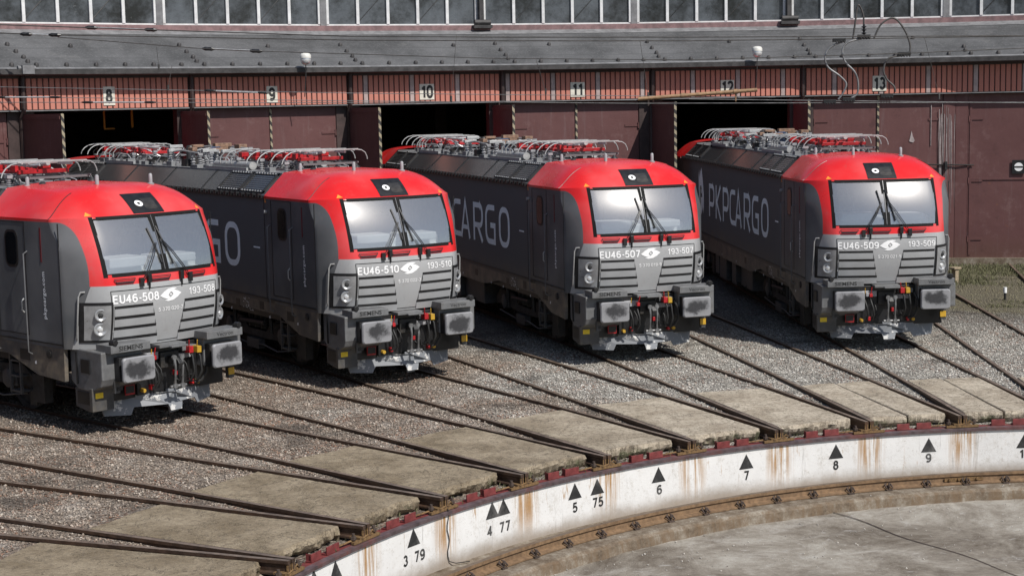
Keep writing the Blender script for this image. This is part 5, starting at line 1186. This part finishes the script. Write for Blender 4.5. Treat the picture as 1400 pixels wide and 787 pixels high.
    # ---------------- running gear
    for pv in (4.74, LEN-4.74):
        o = None; mb = MB()
        for sx in (-1, 1):
            mb.prism([(-2.1, .62), (-1.75, .86), (-.7, .84), (-.45, .62), (.45, .62), (.7, .84), (1.75, .86), (2.1, .62), (2.0, .48), (1.6, .52), (.5, .46), (-.5, .46), (-1.6, .52), (-2.0, .48)], sx*1.02, sx*1.16, lambda u, v, a: (a, pv+u, v))
        mb.box(-1.0, 1.0, pv-.3, pv+.3, .5, .85); o = B(mb, 'bogie', 'brown_bogie', bevel=.012)
        for dy in (-1.3, 1.3):
            mb = MB(); mb.lathe([(.09, -1.05), (.09, 1.05)], (0, pv+dy, .625), 'x', 12)
            for sx in (-1, 1): mb.lathe([(.20, sx*.66), (.24, sx*.70), (.50, sx*.71), (.56, sx*.68), (.655, sx*.68), (.66, sx*.71), (.63, sx*.73), (.625, sx*.82), (.55, sx*.82), (.53, sx*.79), (.3, sx*.78), (.2, sx*.84), (.12, sx*.86)], (0, pv+dy, .625), 'x', 36)
            B(mb, 'wheelset', 'brown_bogie', o, smooth=40)
            for sx in (-1, 1):
                mb = MB(); mb.lathe([(.17, sx*1.0), (.17, sx*1.22), (.1, sx*1.25)], (0, pv+dy, .60), 'x', 16); mb.box(*sorted((sx*1.0, sx*1.18)), pv+dy-.24, pv+dy+.24, .48, .70)
                for q in (-.36, .36):
                    for h in range(5): mb.lathe([(.07, h*.05-.02), (.085, h*.05), (.07, h*.05+.02)], (sx*1.09, pv+dy+q, .68), 'z', 10)
                B(mb, 'axle_box', 'frame_grey', o, smooth=30)
        for sx in (-1, 1):
            mb = MB(); mb.tube([(sx*1.24, pv-.9, .62), (sx*1.26, pv-.9, 1.12)], .045, 8); mb.tube([(sx*1.24, pv+.9, .62), (sx*1.26, pv+.9, 1.12)], .045, 8); mb.tube([(sx*1.25, pv-.6, .82), (sx*1.25, pv+.55, .78)], .05, 8)
            for q in (-.3, .0, .3): mb.lathe([(.10, 0), (.10, .38)], (sx*1.1, pv+q, .66), 'z', 10)
            mb.box(*sorted((sx*1.12, sx*1.28)), pv-2.55, pv-2.2, .30, .78); mb.box(*sorted((sx*1.10, sx*1.22)), pv-2.2, pv-2.0, .22, .5); B(mb, 'damper_set', 'dark_steel', o, smooth=40)
            mb = MB(); mb.tube([(sx*1.2, pv-1.9, .40), (sx*1.26, pv-1.2, .30), (sx*1.24, pv-.5, .36), (sx*1.2, pv+.4, .3), (sx*1.22, pv+1.6, .38)], .018, 6); mb.box(*sorted((sx*1.1, sx*1.24)), pv-.25, pv+.35, .24, .44); B(mb, 'pipe_run', 'frame_grey', o)
    mb = MB(); rs = random.Random(5); y = 7.2
    while y < 11.6:
        l = rs.uniform(.35, .95)
        for sx in (-1, 1): mb.box(*sorted((sx*.5, sx*rs.uniform(1.2, 1.38))), y, y+l, rs.uniform(.28, .45), .96)
        y += l+rs.uniform(.03, .1)
    B(mb, 'underfloor_equipment', 'frame_grey', bevel=.01)
    mb = MB(); mb.box(-1.35, 1.35, 1.2, LEN-1.2, .98, 1.34); B(mb, 'main_frame', 'black')
    # ---------------- roof equipment
    ZD = 3.855
    def insul(mb, x, y, z, h, r=.06, n=4):
        prof = [(r*.55, 0)]
        for i in range(n): a = h*(i+.2)/n; prof += [(r*.6, a), (r, a+h*.28/n), (r*.6, a+h*.5/n)]
        prof += [(r*.55, h), (0.001, h)]; mb.lathe(prof, (x, y, z), 'z', 12)
    def panto(yh, yb, flip=1):
        # yb: base centre, yh: collector head centre
        d = 1 if yb > yh else -1
        mb = MB()
        for sx in (-.42, .42): mb.box(sx-.035, sx+.035, yb-.75, yb+.75, 4.07, 4.12)
        for yy in (-.72, -.1, .5, .72): mb.box(-.5, .5, yb+yy-.035, yb+yy+.035, 4.06, 4.13)
        for (x, yy) in ((-.3, .2), (.25, -.35), (-.45, -.6), (.3, .55), (-.45, .6), (-.1, -.1)): mb.box(x-.08, x+.08, yb+yy-.09, yb+yy+.09, 4.10, 4.21)
        p = B(mb, 'pantograph', 'red_comp', bevel=.006)
        for (x, yy) in ((-.45, -.6), (.45, -.6), (0, .65)):
            mb = MB(); insul(mb, x, yb+yy, ZD, .21, .075, 4); B(mb, 'base_insulator', 'insul', p, smooth=60)
        mb = MB(); mb.tube([(0, yb+d*.5, 4.17), (.0, yb-d*.9, 4.24)], .045, 8); mb.tube([(-.18, yb+d*.4, 4.15), (-.14, yb-d*.85, 4.21)], .02, 6)
        yk = yb+d*1.0
        for sx in (-.38, .38): mb.tube([(sx*.4, yk, 4.20), (sx, yh+d*.2, 4.24)], .024, 8)
        mb.tube([(-.38, yh+d*.9, 4.22), (.38, yh+d*.9, 4.22)], .018, 6); mb.tube([(-.4, yh+d*.2, 4.24), (.4, yh+d*.2, 4.24)], .02, 6)
        B(mb, 'arm', 'silver', p, smooth=50)
        mb = MB()
        for dy in (-.24, .0+.06, .30):
            if dy in (-.24, .30): mb.box(-.66, .72, yh+dy-.02, yh+dy+.02, 4.26, 4.285)
            pts = [(-.98, 4.02), (-.95, 4.10), (-.88, 4.18), (-.78, 4.24), (-.62, 4.27), (.62, 4.27), (.80, 4.25), (.88, 4.20), (.92, 4.12), (.93, 4.06)]
            if dy in (-.24, .30): mb.tube([(x, yh+dy, z) for x, z in pts], .012, 6)
        for sx in (-.6, .6): mb.tube([(sx, yh-.3, 4.255), (sx, yh+.36, 4.255)], .016, 6)
        for sx in (-.45, .45): mb.box(sx-.02, sx+.02, yh-.2, yh+.26, 4.20, 4.25)
        B(mb, 'collector_head', 'alu', p, smooth=50)
        mb = MB()
        for sx in (-.34, .3):
            mb.tube([(sx, yb-d*.5, 4.14), (sx*1.4, yb-d*.7, 4.0), (sx*1.7, yb-d*.95, 3.93), (sx*1.5, yb-d*1.1, 3.88)], .012, 5)
            mb.tube([(sx*1.2, yb+d*.6, 4.12), (sx*1.7, yb+d*.8, 4.22), (sx*1.5, yb+d*1.1, 4.18), (sx*.6, yb+d*1.2, 4.0)], .012, 5)
        B(mb, 'shunt_cable', 'silver', p, smooth=60)
    panto(3.85, 4.6); panto(5.15, 6.2); panto(LEN-3.85, LEN-4.6); panto(LEN-5.15, LEN-6.2)
    for base in (6.3, LEN-6.0):
        for j in range(3):
            yy = base+.3*j; mb = MB(); mb.tube([(-.92, yy, 3.98), (-.92, yy, 4.10), (-.84, yy-.05, 4.20), (-.70, yy-.1, 4.26), (-.35, yy-.15, 4.27)], .014, 6); B(mb, 'curved_conductor', 'alu', smooth=60)
    rs = random.Random(9)
    for i, (x, y, h, r) in enumerate([(-.8, 7.7, .3, .06), (-.55, 8.0, .34, .07), (-.8, 8.35, .26, .06), (.3, 8.1, .36, .08), (.7, 8.6, .3, .07), (-.75, 8.9, .32, .07), (-.3, 9.3, .3, .07), (.5, 9.6, .34, .08), (-.8, 10.2, .3, .07), (-.6, 10.6, .36, .08), (.2, 10.9, .3, .06), (-.8, 11.2, .28, .06), (-.85, 4.9, .2, .05), (-.85, 6.1, .2, .05), (-.9, 3.6, .16, .05), (-.8, 12.7, .2, .06)]):
        mb = MB(); insul(mb, x, y, ZD, h, r, 5); mb.box(x-.05, x+.05, y-.05, y+.05, ZD+h, ZD+h+.05); B(mb, 'roof_insulator', 'insul', smooth=60)
    mb = MB(); insul(mb, -.25, 8.75, ZD, .44, .14, 7); B(mb, 'blue_insulator', 'blue_insul', smooth=60)
    mb = MB(); mb.lathe([(.1, 0), (.1, .42), (.07, .46)], (-.55, 9.55, ZD), 'z', 12); mb.box(-.9, -.55, 9.0, 9.25, ZD, ZD+.16); B(mb, 'surge_arrester', 'dark_steel', smooth=40)
    mb = MB()
    for (x, y, z, a, b, c) in ((-.5, 8.15, 4.22, .12, .12, .05), (-.2, 8.5, 4.33, .2, .09, .04), (.25, 8.5, 4.28, .1, .14, .05), (-.75, 8.9, 4.24, .06, .14, .04), (.1, 9.1, 4.22, .12, .05, .09), (-.4, 9.5, 4.30, .14, .07, .03)): mb.box(x-a, x+a, y-b, y+b, z-c, z+c)
    B(mb, 'copper_switchgear', 'orange_comp', bevel=.01)
    mb = MB()
    for (x, y, z) in ((-.75, 7.95, 4.22), (-.35, 7.8, 4.2), (-.8, 9.9, 4.2), (-.6, 10.35, 4.28)): mb.box(x-.16, x+.16, y-.06, y+.06, z-.03, z+.04)
    for (x0, y0_, x1, y1_, z) in ((-.6, 7.7, -.2, 10.8, 4.18), (.2, 8.0, .2, 11, 4.24), (-.75, 8.9, .5, 9.6, 4.2), (-.85, 8.3, -.85, 10.2, 4.16)): mb.tube([(x0, y0_, z), ((x0+x1)/2, (y0_+y1_)/2, z+.05), (x1, y1_, z)], .022, 6)
    B(mb, 'busbar', 'alu', bevel=.006)
    mb = MB(); mb.tube([(-.82, 5.4, ZD+.09), (-.82, 7.35, ZD+.09)], .085, 12); mb.tube([(.82, 5.4, ZD+.09), (.82, 7.35, ZD+.09)], .085, 12); B(mb, 'air_pipe', 'alu', smooth=40)
    for dx, yy in ((-.9, 10.9), (-.72, 11.05), (-.55, 11.0)):
        mb = MB(); mb.lathe([(.03, .5), (.035, .25), (.06, .1), (.095, 0), (.085, .01), (.0, .06)], (dx, yy, ZD+.10), 'y', 14); B(mb, 'horn', 'dark_steel', smooth=50)
    for (x, y, h) in ((-.35, 1.75, .16), (.62, 1.62, .14), (-.78, 3.2, .12)):
        mb = MB(); mb.lathe([(.034, -.02), (.032, h), (.02, h+.02), (.0, h+.025)], (x, y, 3.90), 'z', 12); mb.lathe([(.06, -.03), (.06, .01), (.03, .02)], (x, y, 3.885), 'z', 12); B(mb, 'antenna', 'insul', smooth=50)
    mb = MB(); mb.lathe([(.13, -.02), (.13, .02), (.05, .1), (.02, .14)], (.3, 2.9, 3.86), 'z', 14); mb.lathe([(.10, -.02), (.10, .02), (.03, .09)], (-.55, 3.1, 3.86), 'z', 14); B(mb, 'dome_antenna', 'dark_steel', smooth=50)
    mb = MB()
    for i in range(22):
        x = rs.choice([-.95, -.9, .9, .5, -.3]); y = 3.7+i*.55; a, b, c = rs.uniform(.04, .12), rs.uniform(.05, .2), rs.uniform(.03, .12); mb.box(x-a, x+a, y-b, y+b, ZD-.01, ZD+c)
    B(mb, 'roof_fitting', 'deck', bevel=.006)
    mb = MB()
    for i in range(14):
        y = 4+i*.85; x = rs.uniform(-.8, .2); mb.tube([(x, y, ZD+.02), (x-.1, y+.1, ZD+.2), (x-.2, y+.35, ZD+.22), (x-.3, y+.5, ZD+.02)], .013, 5)
    B(mb, 'roof_cable', 'silver', smooth=60)
    mb = MB(); mb.box(-1.06, -1.02, 5.2, 7.4, ZD, ZD+.06); mb.box(-1.06, -1.03, 12, 14, ZD, ZD+.06)
    B(mb, 'roof_edge_rail', 'alu')
    mb = MB()
    for i in range(26):
        y = 3.7+i*.49; x = rs.uniform(-.75, .6); mb.tube([(x, y, ZD+.01), (x+rs.uniform(-.1, .1), y+.12, ZD+rs.uniform(.18, .34)), (x+rs.uniform(-.3, .3), y+.4, ZD+rs.uniform(.12, .34)), (x+rs.uniform(-.3, .3), y+.6, ZD+.02)], .010, 5)
    B(mb, 'thin_roof_cable', 'hose', smooth=60)
    for i in range(10):
        x, y = rs.choice([-.7, -.35, .1, .45, .8]), 7.6+i*.42; mb = MB(); insul(mb, x, y, ZD, rs.uniform(.16, .3), .05, 4); B(mb, 'small_insulator', 'insul' if i % 3 else 'hose', smooth=60)
    mb = MB()
    for y in (3.5, 4.1, 5.0, 5.7, 6.9): mb.box(-.62, .62, y-.015, y+.015, 3.98, 4.02)
    for x in (-.6, .6): mb.box(x-.012, x+.012, 3.4, 7.0, 4.0, 4.03)
    for y in (LEN-3.5, LEN-4.1, LEN-5.0, LEN-5.7, LEN-6.9): mb.box(-.62, .62, y-.015, y+.015, 3.98, 4.02)
    B(mb, 'support_frame', 'rail_grey')
    # frame markings
    mb = MB(); rs = random.Random(2)
    for i in range(26):
        y = rs.uniform(4.1, 4.6); z = rs.uniform(1.08, 1.36); mb.add([(-1.4935, y, z), (-1.4935, y+.05, z), (-1.4935, y+.05, z+.012), (-1.4935, y, z+.012)], [(0, 1, 2, 3)])
    for y in (2.02, 3.3, 5.2, 6.1, 8.4, 10.3): mb.add([(-1.4935, y, 1.02), (-1.4935, y+.05, 1.02), (-1.4935, y+.05, 1.06), (-1.4935, y, 1.08)], [(0, 1, 2, 3)])
    B(mb, 'frame_data_marks', 'white', recalc=False)
    return t
LOC = {4: (18.9008, '508', '5 370 020-7', 'red, dark and light grey electric locomotive at the left edge, front number ending 508'),
       6: (19.0944, '510', '5 370 022-3', 'red and grey electric locomotive second from the left, front number ending 510'),
       8: (18.8275, '507', '5 370 019-9', 'red and grey electric locomotive third from the left, front number ending 507'),
       10: (18.6305, '509', '5 370 021-5', 'red and grey electric locomotive furthest right, front number ending 509')}
proto = build_loco()
def front_text(name, s, size, xc, zc, par, align='CENTER', **kw):
    text_obj(name, s, size, lambda u, v: (xc+u, Fx(xc+u, zc+v)-.006, zc+v), 'white', par, align=align, **kw)
locs = {}; jr = random.Random(21)
for k, (rb, nr, uic, lab) in LOC.items():
    o = proto if k == 4 else copy_tree(proto)
    for ch in o.children:
        b_ = ch.name.split('.')[0]
        if b_ in ('brake_hose', 'thin_hose', 'thick_hose'): ch.rotation_euler = (jr.uniform(-.03, .03), jr.uniform(-.05, .05), jr.uniform(-.02, .02)); ch.location = (jr.uniform(-.02, .02), 0, jr.uniform(-.015, .03))
        if b_ == 'pantograph': ch.location = (0, jr.uniform(-.12, .12), jr.uniform(-.02, .01))
        if b_ == 'screw_coupling': ch.location = (jr.uniform(-.03, .03), 0, jr.uniform(-.02, .02))
    locs[k] = o; o.location = TP(k, rb, 0, 0); o.rotation_euler = (0, 0, ang(k)-PI/2); tag(o, lab, 'locomotive', 'locomotives parked side by side on alternate tracks')
for k, (rb, nr, uic, lab) in LOC.items():
    o = locs[k]
    for s_, h_, w_, xc, zc in (('EU46-'+nr, .118, .21, -.60, 2.135), ('193-'+nr, .102, .15, .70, 2.145), (uic, .056, .17, .03, 1.90)):
        glyphs('front_number', s_, h_, w_, lambda u, v, d, xc=xc, zc=zc: (xc+u, Fx(xc+u, zc+v)-.006-d, zc+v), 'white', o)
